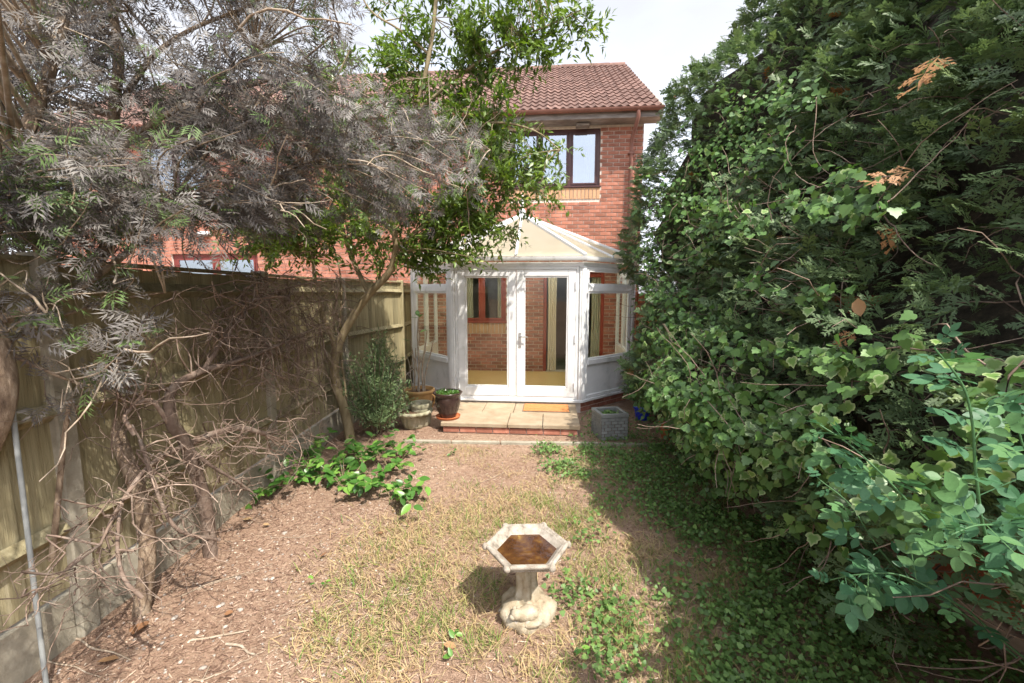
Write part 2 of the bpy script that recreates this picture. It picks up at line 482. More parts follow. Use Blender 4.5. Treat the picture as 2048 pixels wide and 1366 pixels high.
def soil_material():
    m, t, b = base_mat("dry_ground")
    c = t.nodes.new("ShaderNodeTexCoord")
    n1 = noise(t, 1.3, 5, 0.6, vec=c.outputs["Object"])
    n2 = noise(t, 26, 8, 0.75, vec=c.outputs["Object"])
    n3 = noise(t, 110, 4, 0.7, vec=c.outputs["Object"])
    r1 = ramp(t, [(0.3, (0.28, 0.175, 0.125)), (0.5, (0.40, 0.275, 0.205)), (0.7, (0.45, 0.335, 0.24))])
    r2 = ramp(t, [(0.3, (0.15, 0.085, 0.055)), (0.5, (0.36, 0.235, 0.16)), (0.72, (0.58, 0.44, 0.32))])
    t.links.new(n1.outputs["Fac"], r1.inputs["Fac"]); t.links.new(n2.outputs["Fac"], r2.inputs["Fac"])
    mi = t.nodes.new("ShaderNodeMix"); mi.data_type = 'RGBA'; mi.inputs["Factor"].default_value = 0.6
    t.links.new(r1.outputs["Color"], mi.inputs["A"]); t.links.new(r2.outputs["Color"], mi.inputs["B"])
    t.links.new(mi.outputs["Result"], b.inputs["Base Color"])
    ad = t.nodes.new("ShaderNodeMath"); ad.operation = 'ADD'
    t.links.new(n2.outputs["Fac"], ad.inputs[0]); t.links.new(n3.outputs["Fac"], ad.inputs[1])
    bump(t, b, ad.outputs[0], 0.9, 0.02)
    b.inputs["Roughness"].default_value = 1.0
    b.inputs["Specular IOR Level"].default_value = 0.1
    return m
M_ground = soil_material()

L_elder = leaf_mat("purple_cutleaf", [(0.0, (0.065, 0.052, 0.047)), (0.5, (0.135, 0.122, 0.112)), (0.88, (0.24, 0.225, 0.205)), (0.93, (0.10, 0.15, 0.055)), (1.0, (0.12, 0.19, 0.06))], rough=0.5, trans=0.18, spec=0.4)
L_green = leaf_mat("tree_leaf_green", [(0.0, (0.06, 0.095, 0.018)), (0.5, (0.115, 0.185, 0.032)), (0.9, (0.18, 0.27, 0.05)), (1.0, (0.30, 0.35, 0.07))], rough=0.38, trans=0.28, spec=0.45)
L_conifer = leaf_mat("conifer_spray", [(0.0, (0.065, 0.10, 0.05)), (0.5, (0.115, 0.175, 0.075)), (0.93, (0.185, 0.255, 0.095)), (0.96, (0.26, 0.12, 0.045)), (1.0, (0.32, 0.16, 0.06))], rough=0.5, trans=0.22, spec=0.35)
L_ivy = leaf_mat("ivy_leaf", [(0.0, (0.055, 0.11, 0.032)), (0.5, (0.095, 0.19, 0.05)), (1.0, (0.165, 0.28, 0.065))], rough=0.4, trans=0.2, spec=0.4, edge=((0.38, 0.46, 0.22), 0.84))
L_ground_ivy = leaf_mat("ground_ivy_leaf", [(0.0, (0.07, 0.12, 0.035)), (0.5, (0.12, 0.215, 0.06)), (1.0, (0.20, 0.32, 0.09))], rough=0.45, trans=0.25, spec=0.35)
L_rose = leaf_mat("rose_leaf", [(0.0, (0.05, 0.13, 0.065)), (0.6, (0.075, 0.185, 0.085)), (1.0, (0.135, 0.255, 0.08))], rough=0.5, trans=0.25, spec=0.35)
L_laurel = leaf_mat("broad_leaf", [(0.0, (0.04, 0.10, 0.02)), (0.6, (0.07, 0.18, 0.03)), (1.0, (0.17, 0.32, 0.06))], rough=0.35, trans=0.25, spec=0.45)
L_rosemary = leaf_mat("grey_green_needle", [(0.0, (0.075, 0.12, 0.05)), (0.6, (0.15, 0.22, 0.095)), (1.0, (0.26, 0.34, 0.15))], rough=0.55, trans=0.15)
L_grass = leaf_mat("dry_and_green_grass", [(0.0, (0.42, 0.29, 0.16)), (0.35, (0.45, 0.36, 0.20)), (0.6, (0.30, 0.29, 0.10)), (0.8, (0.15, 0.22, 0.05)), (1.0, (0.09, 0.19, 0.035))], rough=0.7, trans=0.2, spec=0.2)
L_litter = leaf_mat("twig_and_bark_litter", [(0.0, (0.13, 0.075, 0.055)), (0.4, (0.28, 0.18, 0.13)), (0.7, (0.44, 0.32, 0.24)), (1.0, (0.60, 0.50, 0.39))], rough=0.9, trans=0.0, spec=0.15)
L_dead = leaf_mat("fallen_brown_leaf", [(0.0, (0.22, 0.105, 0.05)), (0.6, (0.33, 0.20, 0.10)), (1.0, (0.42, 0.29, 0.15))], rough=0.8, trans=0.1)

# ------------------------------------------------------------------ the ground
def gz(x, y):
    x = np.asarray(x, float); y = np.asarray(y, float)
    h = 0.012 * np.sin(2.1 * x + 1.3 * y) + 0.008 * np.sin(5.3 * x - 3.1 * y + 1) + 0.005 * np.sin(11 * y + 7 * x)
    m = np.clip((5.0 - y) / 0.6, 0, 1) * np.clip((2.6 - np.abs(x)) / 0.4, 0, 1)
    bank = 0.05 * np.clip((-1.6 - x) / 0.6, 0, 1) * np.clip((5.0 - y) / 0.6, 0, 1) * np.clip((3 + x) / 0.5, 0, 1)
    return h * m + bank - 0.004
xs = np.concatenate([[-90, -30, -9, -4], np.linspace(-3, 3, 110), [4, 9, 30, 90]])
ys = np.concatenate([[-80, -20, -4], np.linspace(-0.6, 9.6, 190), [14, 40, 140]])
GX, GY = np.meshgrid(xs, ys, indexing='ij')
GZ = gz(GX, GY)
GV = np.stack([GX, GY, GZ], -1).reshape(-1, 3)
ni, nj = len(xs), len(ys)
I, J = np.meshgrid(np.arange(ni - 1), np.arange(nj - 1), indexing='ij')
GF = np.stack([I * nj + J, (I + 1) * nj + J, (I + 1) * nj + J + 1, I * nj + J + 1], -1).reshape(-1, 4)
tag(link("ground", np_mesh("ground", GV, GF, M_ground, smooth=True)), kind="structure")

# ------------------------------------------------------------------ the houses
YAW = math.radians(-5)
UX, UY = math.cos(YAW), math.sin(YAW)
O_CON = Vector((0.064, 6.497, 0))
def loc(u, v, z=0.0):      # house frame (origin at the middle of the conservatory doors) to world
    return Vector((O_CON.x + u * UX - v * UY, O_CON.y + u * UY + v * UX, z))
WALL_V = 2.5

house = thing("terraced_house", "red brick house with brown window and tiled roof behind white conservatory", "house", loc(0, WALL_V), YAW)
neigh = thing("terraced_house", "neighbouring red brick house beyond left fence, mostly hidden by purple leaved tree", "house", loc(0, WALL_V), YAW)
XL, XR = -2.3, 2.325
WIN_U = (-0.33, 1.49, 3.95, 5.10)
WIN_G = (-1.45, -0.41, 1.20, 2.32)
DOOR_G = (0.376, 1.64, 0.17, 2.32)
OPEN = [WIN_U, WIN_G, DOOR_G]

def wall_core(x0, x1, z0, z1, opens, name, parent, y0=0.006, y1=0.26):
    mb = MB()
    cx = sorted({x0, x1, *[o[0] for o in opens], *[o[1] for o in opens]})
    cz = sorted({z0, z1, *[o[2] for o in opens], *[o[3] for o in opens]})
    for i in range(len(cx) - 1):
        for k in range(len(cz) - 1):
            mx_, mz_ = (cx[i] + cx[i + 1]) / 2, (cz[k] + cz[k + 1]) / 2
            if any(o[0] < mx_ < o[1] and o[2] < mz_ < o[3] for o in opens): continue
            mb.box(cx[i], cx[i + 1], y0, y1, cz[k], cz[k + 1])
    return mb.build(name, M_mortar, parent)
def brick_list(x0, x1, z0, z1, opens):
    L = []
    k = 0
    z = z0
    while z + 0.07 < z1:
        x = x0 - (0.1125 if k % 2 else 0)
        while x < x1:
            a, b = max(x, x0), min(x + 0.215, x1)
            segs = [(a, b - .004)]
            for o in opens:
                if z + 0.06 > o[2] and z + 0.005 < o[3]:
                    ns = []
                    for s0, s1 in segs:
                        if s1 <= o[0] or s0 >= o[1]: ns.append((s0, s1))
                        else:
                            if s0 < o[0] - 0.03: ns.append((s0, o[0]))
                            if s1 > o[1] + 0.03: ns.append((o[1], s1))
                    segs = ns
            L += [(s0, s1, z) for s0, s1 in segs if s1 - s0 > 0.025]
            x += 0.225
        z += 0.075
        k += 1
    return L
wall = wall_core(XL, XR, -0.1, 5.2, OPEN, "wall", house)
soldiers = [(WIN_U[0] - 0.01, WIN_U[1] + 0.01, 3.725, 3.945), (WIN_G[0] - 0.0, WIN_G[1] + 0.0, 0.975, 1.195)]
BL = brick_list(XL, XR, 0.0, 5.17, OPEN + soldiers)
unit = MB().box(-0.5, 0.5, -0.008, 0.03, 0, 0.061).mesh("brick", M_brick, bevel=0.003)
def prio(b):
    xm, z = (b[0] + b[1]) / 2, b[2]
    if xm > 0.75 and z > 2.55: return 0 + (5.2 - z) * 0.01 - xm * 0.1
    if -1.5 < xm < 0.45 and 0.15 < z < 2.3: return 1
    if xm > 1.6 and z > 0.15: return 2
    return 5 + abs(xm)
BL.sort(key=prio)
for (a, b, z) in BL[:300]:
    link("brick", unit, wall, ((a + b) / 2, R(-0.0015, 0.0015), z + 0.005), None, (b - a, 1, 1))
mb = MB()
for (a, b, z) in BL[300:]:
    j = R(-0.0015, 0.0015)
    mb.box(a, b, -0.008 + j, 0.03, z + 0.005, z + 0.066)
tag(mb.build("brick_field", M_brick, wall), kind="stuff")
sold = MB().box(0, 0.065, -0.010, 0.03, 0, 0.215).mesh("brick", M_buff, bevel=0.003)
for (a, b, z0, z1) in soldiers:
    n = int((b - a) / 0.075)
    st = (b - a) / n
    for i in range(n):
        link("brick", sold, wall, (a + i * st + 0.004, R(-0.001, 0.001), z0 + 0.003))
# gable end wall on the right
def brick_tex():
    m, t, b = base_mat("brickwork_far")
    c = t.nodes.new("ShaderNodeTexCoord")
    mpn = t.nodes.new("ShaderNodeMapping"); mpn.inputs["Rotation"].default_value = (math.radians(90), 0, math.radians(90))
    br = t.nodes.new("ShaderNodeTexBrick")
    br.inputs["Scale"].default_value = 4.4
    br.inputs["Color1"].default_value = (0.42, 0.135, 0.07, 1); br.inputs["Color2"].default_value = (0.33, 0.1, 0.05, 1); br.inputs["Mortar"].default_value = (0.5, 0.4, 0.33, 1)
    br.inputs["Mortar Size"].default_value = 0.04
    t.links.new(c.outputs["Object"], mpn.inputs["Vector"]); t.links.new(mpn.outputs["Vector"], br.inputs["Vector"]); t.links.new(br.outputs["Color"], b.inputs["Base Color"])
    b.inputs["Roughness"].default_value = 0.9
    return m
M_brickfar = brick_tex()
EAVE_V, EAVE_Z, RIDGE_V, RIDGE_Z = -0.40, 5.30, 3.95, 8.18
mb = MB()
mb.add([(XR - 0.24, 0.27, -0.1), (XR - 0.003, 0.27, -0.1), (XR - 0.003, 7.9, -0.1), (XR - 0.24, 7.9, -0.1),
        (XR - 0.24, 0.27, 5.4), (XR - 0.003, 0.27, 5.4), (XR - 0.003, 7.9, 5.4), (XR - 0.24, 7.9, 5.4),
        (XR - 0.24, 3.95, 7.95), (XR - 0.003, 3.95, 7.95)],
       [(0, 3, 2, 1), (0, 1, 5, 4), (2, 3, 7, 6), (1, 2, 6, 9, 5), (0, 4, 8, 7, 3), (4, 5, 9, 8), (7, 8, 9, 6)])
mb.build("gable_wall", M_brickfar, house)

def roof(parent, x0, x1, individual):
    sl = Vector((0, RIDGE_V - EAVE_V, RIDGE_Z - EAVE_Z))
    L = sl.length
    ang = math.atan2(sl.z, sl.y)
    deck = MB()
    deck.slab([(x0, EAVE_V + 0.06, EAVE_Z - 0.005), (x1, EAVE_V + 0.06, EAVE_Z - 0.005), (x1, RIDGE_V, RIDGE_Z - 0.05), (x0, RIDGE_V, RIDGE_Z - 0.05)], 0.06)
    deck.slab([(x0, 2 * RIDGE_V - EAVE_V, EAVE_Z - 0.02), (x1, 2 * RIDGE_V - EAVE_V, EAVE_Z - 0.02), (x1, RIDGE_V + 0.002, RIDGE_Z - 0.05), (x0, RIDGE_V + 0.002, RIDGE_Z - 0.05)], 0.06)
    rf = deck.build("roof", M_tile, parent)
    # one double-roll tile, bottom edge at local y=0
    W_, G_ = 0.302, 0.322
    prof = []
    for i in range(13):
        s = i / 12.0
        prof.append((s * (W_ + 0.012), 0.022 * max(0.0, math.cos(4 * math.pi * s)) ** 0.7 - 0.012 * max(0.0, -math.cos(4 * math.pi * s))))
    mb = MB()
    k = len(prof)
    vs = [(x, 0, z + 0.030) for x, z in prof] + [(x, G_ + 0.05, z + 0.002) for x, z in prof] + [(x, 0.0, z + 0.006) for x, z in prof]
    fs = [(i, i + 1, k + i + 1, k + i) for i in range(k - 1)] + [(2 * k + i, 2 * k + i + 1, i + 1, i) for i in range(k - 1)]
    mb.add(vs, fs)
    tile = mb.mesh("roof_tile", M_tile, smooth=True, angle=50)
    ncol = int(round((x1 - x0) / W_))
    nrow = int(L / G_)
    big = None if individual else ([], [])
    tv = [v.co.copy() for v in tile.vertices]; tf = [tuple(p.vertices) for p in tile.polygons]
    for r in range(nrow):
        for c in range(ncol):
            s = r * G_ - 0.02
            p = Vector((x0 + c * W_, EAVE_V + sl.y / L * s, EAVE_Z + sl.z / L * s))
            jit = (R(-.004, .004), R(-.006, .006), R(-.003, .004))
            if individual:
                link("roof_tile", tile, rf, p + Vector(jit), (ang, 0, R(-.006, .006)))
            else:
                Mx = Matrix.Translation(p + Vector(jit)) @ Matrix.Rotation(ang, 4, 'X')
                o = len(big[0])
                big[0].extend([tuple(Mx @ v) for v in tv]); big[1].extend([tuple(o + i for i in f) for f in tf])
    if big:
        me = bpy.data.meshes.new("roof_tile_field"); me.from_pydata(big[0], [], big[1]); me.materials.append(M_tile)
        tag(link("roof_tile_field", me, rf), kind="stuff")
    # ridge tiles
    x = x0
    while x < x1 - 0.05:
        e = min(x + 0.44, x1)
        mb = MB()
        pts = [(0.13 * math.cos(a), 0.11 * math.sin(a)) for a in np.linspace(-0.1, math.pi + 0.1, 9)]
        j = R(-.008, .008)
        vs = [(x, RIDGE_V + p[0], RIDGE_Z - 0.05 + p[1] + j) for p in pts] + [(e - 0.006, RIDGE_V + p[0], RIDGE_Z - 0.05 + p[1] + j) for p in pts]
        mb.add(vs, [(i, i + 1, 10 + i, 9 + i) for i in range(8)] + [tuple(range(9)), tuple(range(17, 8, -1))])
        mb.build("ridge_tile", M_tile, rf, smooth=True)
        x = e
    return rf
rf = roof(house, XL + 0.001, XR + 0.26, True)
roof(neigh, -11.35, XL - 0.004, False)
# verge mortar strip on the right, fascia, soffit, gutter
mb = MB()
mb.beam((XR + 0.245, EAVE_V + 0.02, EAVE_Z - 0.015), (XR + 0.245, RIDGE_V, RIDGE_Z - 0.07), 0.03, 0.09)
mb.build("verge_strip", M_concrete, rf)
def eaves(parent, x0, x1):
    MB().box(x0, x1, -0.36, -0.335, 5.13, 5.285).build("fascia_board", M_soffit, parent, bevel=0.003)
    MB().box(x0, x1, -0.334, -0.009, 5.135, 5.15).build("soffit_board", M_soffit, parent)
    mb = MB()
    pts = [(-0.42 + 0.058 * math.cos(a), 5.285 + 0.062 * math.sin(a)) for a in np.linspace(math.pi, 2 * math.pi, 9)]
    pin = [(-0.42 + 0.052 * math.cos(a), 5.287 + 0.056 * math.sin(a)) for a in np.linspace(2 * math.pi, math.pi, 9)]
    ring = pts + pin
    k = len(ring)
    vs = [(x0, p[0], p[1]) for p in ring] + [(x1, p[0], p[1]) for p in ring]
    fs = [(i, (i + 1) % k, (i + 1) % k + k, i + k) for i in range(k)]
    for i in range(8):
        fs.append((i, i + 1, k - 2 - i, k - 1 - i)); fs.append((k + i, k + k - 1 - i, k + k - 2 - i, k + i + 1))
    mb.add(vs, fs)
    return mb.build("gutter", M_gutter, parent, smooth=True)
eaves(house, XL + 0.003, XR + 0.27)
eaves(neigh, -11.35, XL - 0.003)
mb = MB()
dpx = 2.08
mb.tube([(dpx + .05, -0.42, 5.23), (dpx + .05, -0.42, 5.12), (dpx + .03, -0.34, 5.02), (dpx, -0.11, 4.82), (dpx, -0.075, 4.72), (dpx, -0.075, 0.05)], [0.036] * 6, 12)
dp = mb.build("downpipe", M_gutter, house, smooth=True)
for z in (4.55, 3.1, 1.5):
    MB().box(dpx - 0.06, dpx + 0.06, -0.112, -0.008, z, z + 0.045).build("pipe_clip", M_gutter, dp, bevel=0.006)

def window(parent, x0, x1, z0, z1, nl, fm, gm, name="window", depth=0.05, fw=0.07, room=True, sillmat=None, curt=None):
    y0, y1 = depth, depth + 0.07
    mb = MB()
    mb.box(x0 + .002, x0 + fw, y0, y1, z0, z1 - .002); mb.box(x1 - fw, x1 - .002, y0, y1, z0, z1 - .002)
    mb.box(x0 + fw, x1 - fw, y0, y1, z1 - fw, z1 - .002); mb.box(x0 + fw, x1 - fw, y0, y1, z0, z0 + fw)
    step = (x1 - x0) / nl
    for i in range(1, nl):
        mb.box(x0 + i * step - fw * .5, x0 + i * step + fw * .5, y0, y1, z0 + fw, z1 - fw)
    wf = mb.build(name, fm, parent, bevel=0.004)
    for i in range(nl):
        a = x0 + i * step + (fw if i == 0 else fw * .5); b = x0 + (i + 1) * step - (fw if i == nl - 1 else fw * .5)
        cz0, cz1 = z0 + fw, z1 - fw
        s = MB(); c = 0.035
        s.box(a, a + c, y0 - .012, y0 + .02, cz0, cz1); s.box(b - c, b, y0 - .012, y0 + .02, cz0, cz1)
        s.box(a + c, b - c, y0 - .012, y0 + .02, cz0, cz0 + c); s.box(a + c, b - c, y0 - .012, y0 + .02, cz1 - c, cz1)
        s.build("sash", fm, wf, bevel=0.003)
        MB().box(a + c, b - c, y0 + .004, y0 + .010, cz0 + c, cz1 - c).build("pane", gm, wf)
    MB().box(x0 - 0.02, x1 + 0.02, -0.035, y0 + 0.0, z0 - 0.035 + 0.036, z0 + 0.03).build("window_sill", sillmat or fm, wf, bevel=0.006)
    if room:
        r = MB()
        d = 1.6
        X0, X1, Z0, Z1 = x0 - .3, x1 + .3, z0 - .6, z1 + .08
        r.add([(X0, .28, Z0), (X1, .28, Z0), (X1, .28, Z1), (X0, .28, Z1), (X0, d, Z0), (X1, d, Z0), (X1, d, Z1), (X0, d, Z1)],
              [(4, 5, 6, 7), (0, 4, 7, 3), (1, 2, 6, 5), (3, 7, 6, 2), (0, 1, 5, 4)])
        r.build("room_behind", M_room, wf)
    return wf
window(house, *WIN_U, 3, M_brownpvc, M_glass_sky)
wg = window(house, *WIN_G, 2, M_redframe, M_glass, depth=0.04)
# doorway from house into conservatory
x0, x1, z0, z1 = DOOR_G
mb = MB()
mb.box(x0 + .002, x0 + .07, .03, .12, z0, z1 - .002); mb.box(x1 - .07, x1 - .002, .03, .12, z0, z1 - .002); mb.box(x0 + .07, x1 - .07, .03, .12, z1 - .07, z1 - .002)
dfr = mb.build("door_frame", M_redframe, house, bevel=.004)
r = MB()
r.add([(x0 - .3, .28, .17), (x1 + .3, .28, .17), (x1 + .3, .28, 2.4), (x0 - .3, .28, 2.4), (x0 - .3, 2.6, .17), (x1 + .3, 2.6, .17), (x1 + .3, 2.6, 2.4), (x0 - .3, 2.6, 2.4)],
      [(4, 5, 6, 7), (0, 4, 7, 3), (1, 2, 6, 5), (3, 7, 6, 2), (0, 1, 5, 4)])
r.build("room_behind", M_room, dfr)
s = MB()
s.box(.98, 1.06, .06, .1, z0, z1 - .07); s.box(1.06, x1 - .071, .06, .1, z0, z0 + .2); s.box(1.06, x1 - .071, .06, .1, z1 - .16, z1 - .07)
dl = s.build("door_leaf", M_redframe, dfr, bevel=.003)
MB().box(1.06, x1 - .071, .075, .081, z0 + .2, z1 - .16).build("pane", M_glass, dl)

def curtain(x0, x1, z0, z1, y, label, folds):
    n = 60
    vs, fs = [], []
    for j, z in enumerate(np.linspace(z0, z1, 9)):
        for i in range(n + 1):
            s = i / n
            sw = 1 - 0.12 * math.sin(math.pi * j / 8.0)
            xx = (x0 + x1) / 2 + (s - .5) * (x1 - x0) * sw
            yy = y + 0.022 * math.sin(2 * math.pi * folds * s + 0.3 * math.sin(j)) + .006 * math.sin(9 * s + j)
            vs.append(tuple(loc(xx, WALL_V + yy, z)))
    for j in range(8):
        for i in range(n):
            fs.append((j * (n + 1) + i, j * (n + 1) + i + 1, (j + 1) * (n + 1) + i + 1, (j + 1) * (n + 1) + i))
    o = MB().add(vs, fs).build("curtain", M_curtain, smooth=True, angle=180)
    return tag(o, label, "curtain")
curtain(0.47, 0.66, 0.20, 2.28, 0.0, "cream curtain hanging straight at the side of the inner doorway against brick", 4)
curtain(1.38, 1.60, 0.22, 2.24, 0.155, "cream curtain behind the glazed inner door leaf", 4)
curtain(-1.36, -1.14, 1.28, 2.26, 0.2, "cream curtain at the inner red window, side next to the garden fence", 4)
curtain(-0.62, -0.44, 1.28, 2.26, 0.2, "cream curtain at the inner red window, side next to the doorway", 4)
curtain(1.18, 1.42, 4.05, 5.02, 0.22, "pale curtain behind upstairs brown window pane", 5)

# security light under the eaves
sl_ = thing("security_light", "small grey security light under the eaves above brown window", "light", loc(1.12, WALL_V - 0.13, 5.05), YAW)
MB().box(-.13, .13, -.10, .09, .02, .07).build("housing", M_soffit, sl_, bevel=.01)
MB().box(-.03, .03, -.02, .05, .07, .09).build("bracket", M_soffit, sl_)

# neighbour
NW = (-8.45, -6.95, 3.98, 5.08)
NW2 = (-10.9, -9.8, 3.98, 5.08)
ND = (-7.95, -5.9, 0.17, 2.70)
nwall = wall_core(-11.3, XL - 0.003, -0.1, 5.2, [NW, NW2, ND], "wall", neigh)
mb = MB()
for (a, b, z) in brick_list(-11.3, XL - 0.006, 0.0, 5.17, [NW, NW2, ND]):
    j = R(-0.0015, 0.0015)
    mb.box(a, b, -0.008 + j, 0.03, z + 0.005, z + 0.066)
tag(mb.build("brick_field", M_brick, nwall), kind="stuff")
window(neigh, *NW2, 2, M_brownpvc, M_glass_sky, sillmat=M_upvc)
window(neigh, *NW, 2, M_brownpvc, M_glass_sky, sillmat=M_upvc)
window(neigh, *ND, 2, M_darkred, M_glass_sky, name="patio_door", fw=0.1)
mb = MB()
mb.add([(-11.3, .27, -.1), (-11.07, .27, -.1), (-11.07, 7.9, -.1), (-11.3, 7.9, -.1), (-11.3, .27, 5.4), (-11.07, .27, 5.4), (-11.07, 7.9, 5.4), (-11.3, 7.9, 5.4), (-11.3, 3.95, 7.95), (-11.07, 3.95, 7.95)],
       [(0, 3, 2, 1), (0, 1, 5, 4), (2, 3, 7, 6), (1, 2, 6, 9, 5), (0, 4, 8, 7, 3), (4, 5, 9, 8), (7, 8, 9, 6)])
mb.build("gable_wall", M_brickfar, neigh)
wl = thing("wall_light", "white wall light above the neighbour's red patio door", "light", loc(-7.05, WALL_V - 0.09, 3.1), YAW)
MB().box(-.13, .13, -.06, .08, 0, .07).build("housing", M_upvc, wl, bevel=.012)
MB().box(-.10, .10, -.05, .05, -.02, 0).build("lens", M_pipe, wl, bevel=.004)

# ------------------------------------------------------------------ the conservatory
con = thing("conservatory", "white framed conservatory with glazed double doors and opal hipped roof", "conservatory", tuple(O_CON), YAW)
Z0 = 0.17
A_, B_, C_, D_, E_, F_ = (-.996, 0), (.996, 0), (1.90, .905), (1.90, 2.47), (-1.90, .905), (-1.90, 2.47)
def segM(p, q):
    d = Vector((q[0] - p[0], q[1] - p[1], 0))
    L = d.length
    d.normalize()
    n = Vector((-d.y, d.x, 0))      # inward when walking E-A-B-C-D
    Mx = Matrix(((d.x, n.x, 0, p[0]), (d.y, n.y, 0, p[1]), (0, 0, 1, 0), (0, 0, 0, 1)))
    return Mx, L
outline = [F_, E_, A_, B_, C_, D_]
def offset(poly, d):
    res = []
    for i, p in enumerate(poly):
        ns = []
        for a, b in ((i - 1, i), (i, i + 1)):
            if a < 0 or b >= len(poly): continue
            e = Vector((poly[b][0] - poly[a][0], poly[b][1] - poly[a][1])).normalized()
            ns.append(Vector((e.y, -e.x)))
        if len(ns) == 1: m = ns[0]
        else:
            m = (ns[0] + ns[1]); m = m / (m.length_squared / 2) if m.length else ns[0]
            m = (ns[0] + ns[1]) / (1 + ns[0].dot(ns[1]))
        res.append((p[0] + m.x * d, p[1] + m.y * d))
    return res
def ring(po, pi, z0, z1, name, mt, parent, bevel=0.004, smooth=False):
    mb = MB()
    for i in range(len(po) - 1):
        mb.prism([po[i], po[i + 1], pi[i + 1], pi[i]], z0, z1)
    return mb.build(name, mt, parent, bevel=bevel)
# base: brick plinth with separate bricks, floor, cill
pl = ring(offset(outline, 0.0), offset(outline, -0.12), -0.1, Z0 - .006, "plinth", M_mortar, con, bevel=0)
pb = MB().box(-0.5, 0.5, -0.008, 0.03, 0, 0.065).mesh("brick", M_brick, bevel=0.003)
for (p, q) in ((E_, A_), (B_, C_)):
    Mx, L = segM(p, q)
    ang = math.atan2(Mx[1][0], Mx[0][0])
    for k, z in enumerate((0.012, 0.087)):
        x = -0.11 if k else 0.0
        while x < L - .03:
            a, b = max(x, 0.003), min(x + .215, L - .003)
            pp = Mx @ Vector(((a + b) / 2, 0, z))
            link("brick", pb, pl, pp, (0, 0, ang), (b - a, 1, 1))
            x += .225
floor_poly = [(p[0], p[1]) for p in offset(outline, -0.06)]
MB().prism(floor_poly, Z0 - 0.05, Z0 + 0.005).build("floor", M_wood_floor, con)
ring(offset(outline, 0.055), offset(outline, -0.055), Z0 - .004, Z0 + .036, "cill", M_upvc, con)
H_EAVE = 2.30
ring(offset(outline, 0.03), offset(outline, -0.04), 2.235, H_EAVE, "eaves_beam", M_upvc, con)
# gutter
po, pi = offset(outline, 0.125), offset(outline, 0.05)
g = MB()
gp = [(0.05, 2.315), (0.115, 2.315), (0.125, 2.335), (0.128, 2.375), (0.118, 2.375), (0.110, 2.335), (0.05, 2.328)]
offs = [offset(outline, d) for d, z in gp]
k = len(gp)
vs = [(offs[j][i][0], offs[j][i][1], gp[j][1]) for i in range(len(outline)) for j in range(k)]
fs = [(i * k + j, i * k + (j + 1) % k, (i + 1) * k + (j + 1) % k, (i + 1) * k + j) for i in range(len(outline) - 1) for j in range(k)]
g.add(vs, fs).build("gutter", M_upvc, con, smooth=True)
# corner posts
for p, r_ in ((A_, -22.5), (B_, 22.5), (C_, 67.5), (E_, -67.5)):
    mb = MB(Matrix.Translation((p[0], p[1], 0)) @ Matrix.Rotation(math.radians(r_), 4, 'Z'))
    mb.box(-.055, .055, -.03, .05, Z0 + .037, 2.234)
    mb.box(-.028, .028, -.042, -.031, Z0 + .037, 2.234)
    mb.build("corner_post", M_upvc, con, bevel=.006)

def frame_panel(p, q, bays=1):
    Mx, L = segM(p, q)
    m0 = 0.058
    mb = MB(Mx)
    z = [Z0 + .037, Z0 + .09, 0.735, 0.815, 1.86, 1.955, 2.233]
    w_ = (L - 2 * m0) / bays
    fr_ = None
    for i in range(bays):
        a, b = m0 + i * w_, m0 + (i + 1) * w_
        f = 0.05
        mb.box(a, a + f, -.03, .035, z[0], z[6]); mb.box(b - f, b, -.03, .035, z[0], z[6])
        mb.box(a + f, b - f, -.03, .035, z[0], z[1])
        mb.box(a + f, b - f, -.045, .035, z[2], z[3])
        mb.box(a + f, b - f, -.036, .035, z[4], z[5])
        mb.box(a + f, b - f, -.03, .035, z[6] - .05, z[6])
    fr_ = mb.build("frame", M_upvc, con, bevel=.005)
    for i in range(bays):
        a, b = m0 + i * w_ + .05, m0 + (i + 1) * w_ - .05
        MB(Mx).box(a, b, -.005, .02, z[1], z[2]).build("lower_panel", M_upvc, fr_)
        bd = MB(Mx)
        for (x0, x1, zz0, zz1) in ((a, b, z[3], z[4]), (a, b, z[5], z[6] - .05)):
            c = .028
            bd.box(x0, x0 + c, -.022, .015, zz0, zz1); bd.box(x1 - c, x1, -.022, .015, zz0, zz1)
            bd.box(x0 + c, x1 - c, -.022, .015, zz0, zz0 + c); bd.box(x0 + c, x1 - c, -.022, .015, zz1 - c, zz1)
            MB(Mx).box(x0 + c, x1 - c, -.004, .003, zz0 + c, zz1 - c).build("pane", M_glass, fr_)
        bd.build("sash", M_upvc, fr_, bevel=.004)
    return fr_, Mx
fl, Ml = frame_panel(E_, A_)
frr, Mr = frame_panel(B_, C_)
frame_panel(C_, D_, 2)
frame_panel(F_, E_, 2)
MB(Mr).box(.88, 1.06, -.014, -.006, .33, .62).build("vent_cover", M_upvc, frr, bevel=.003)
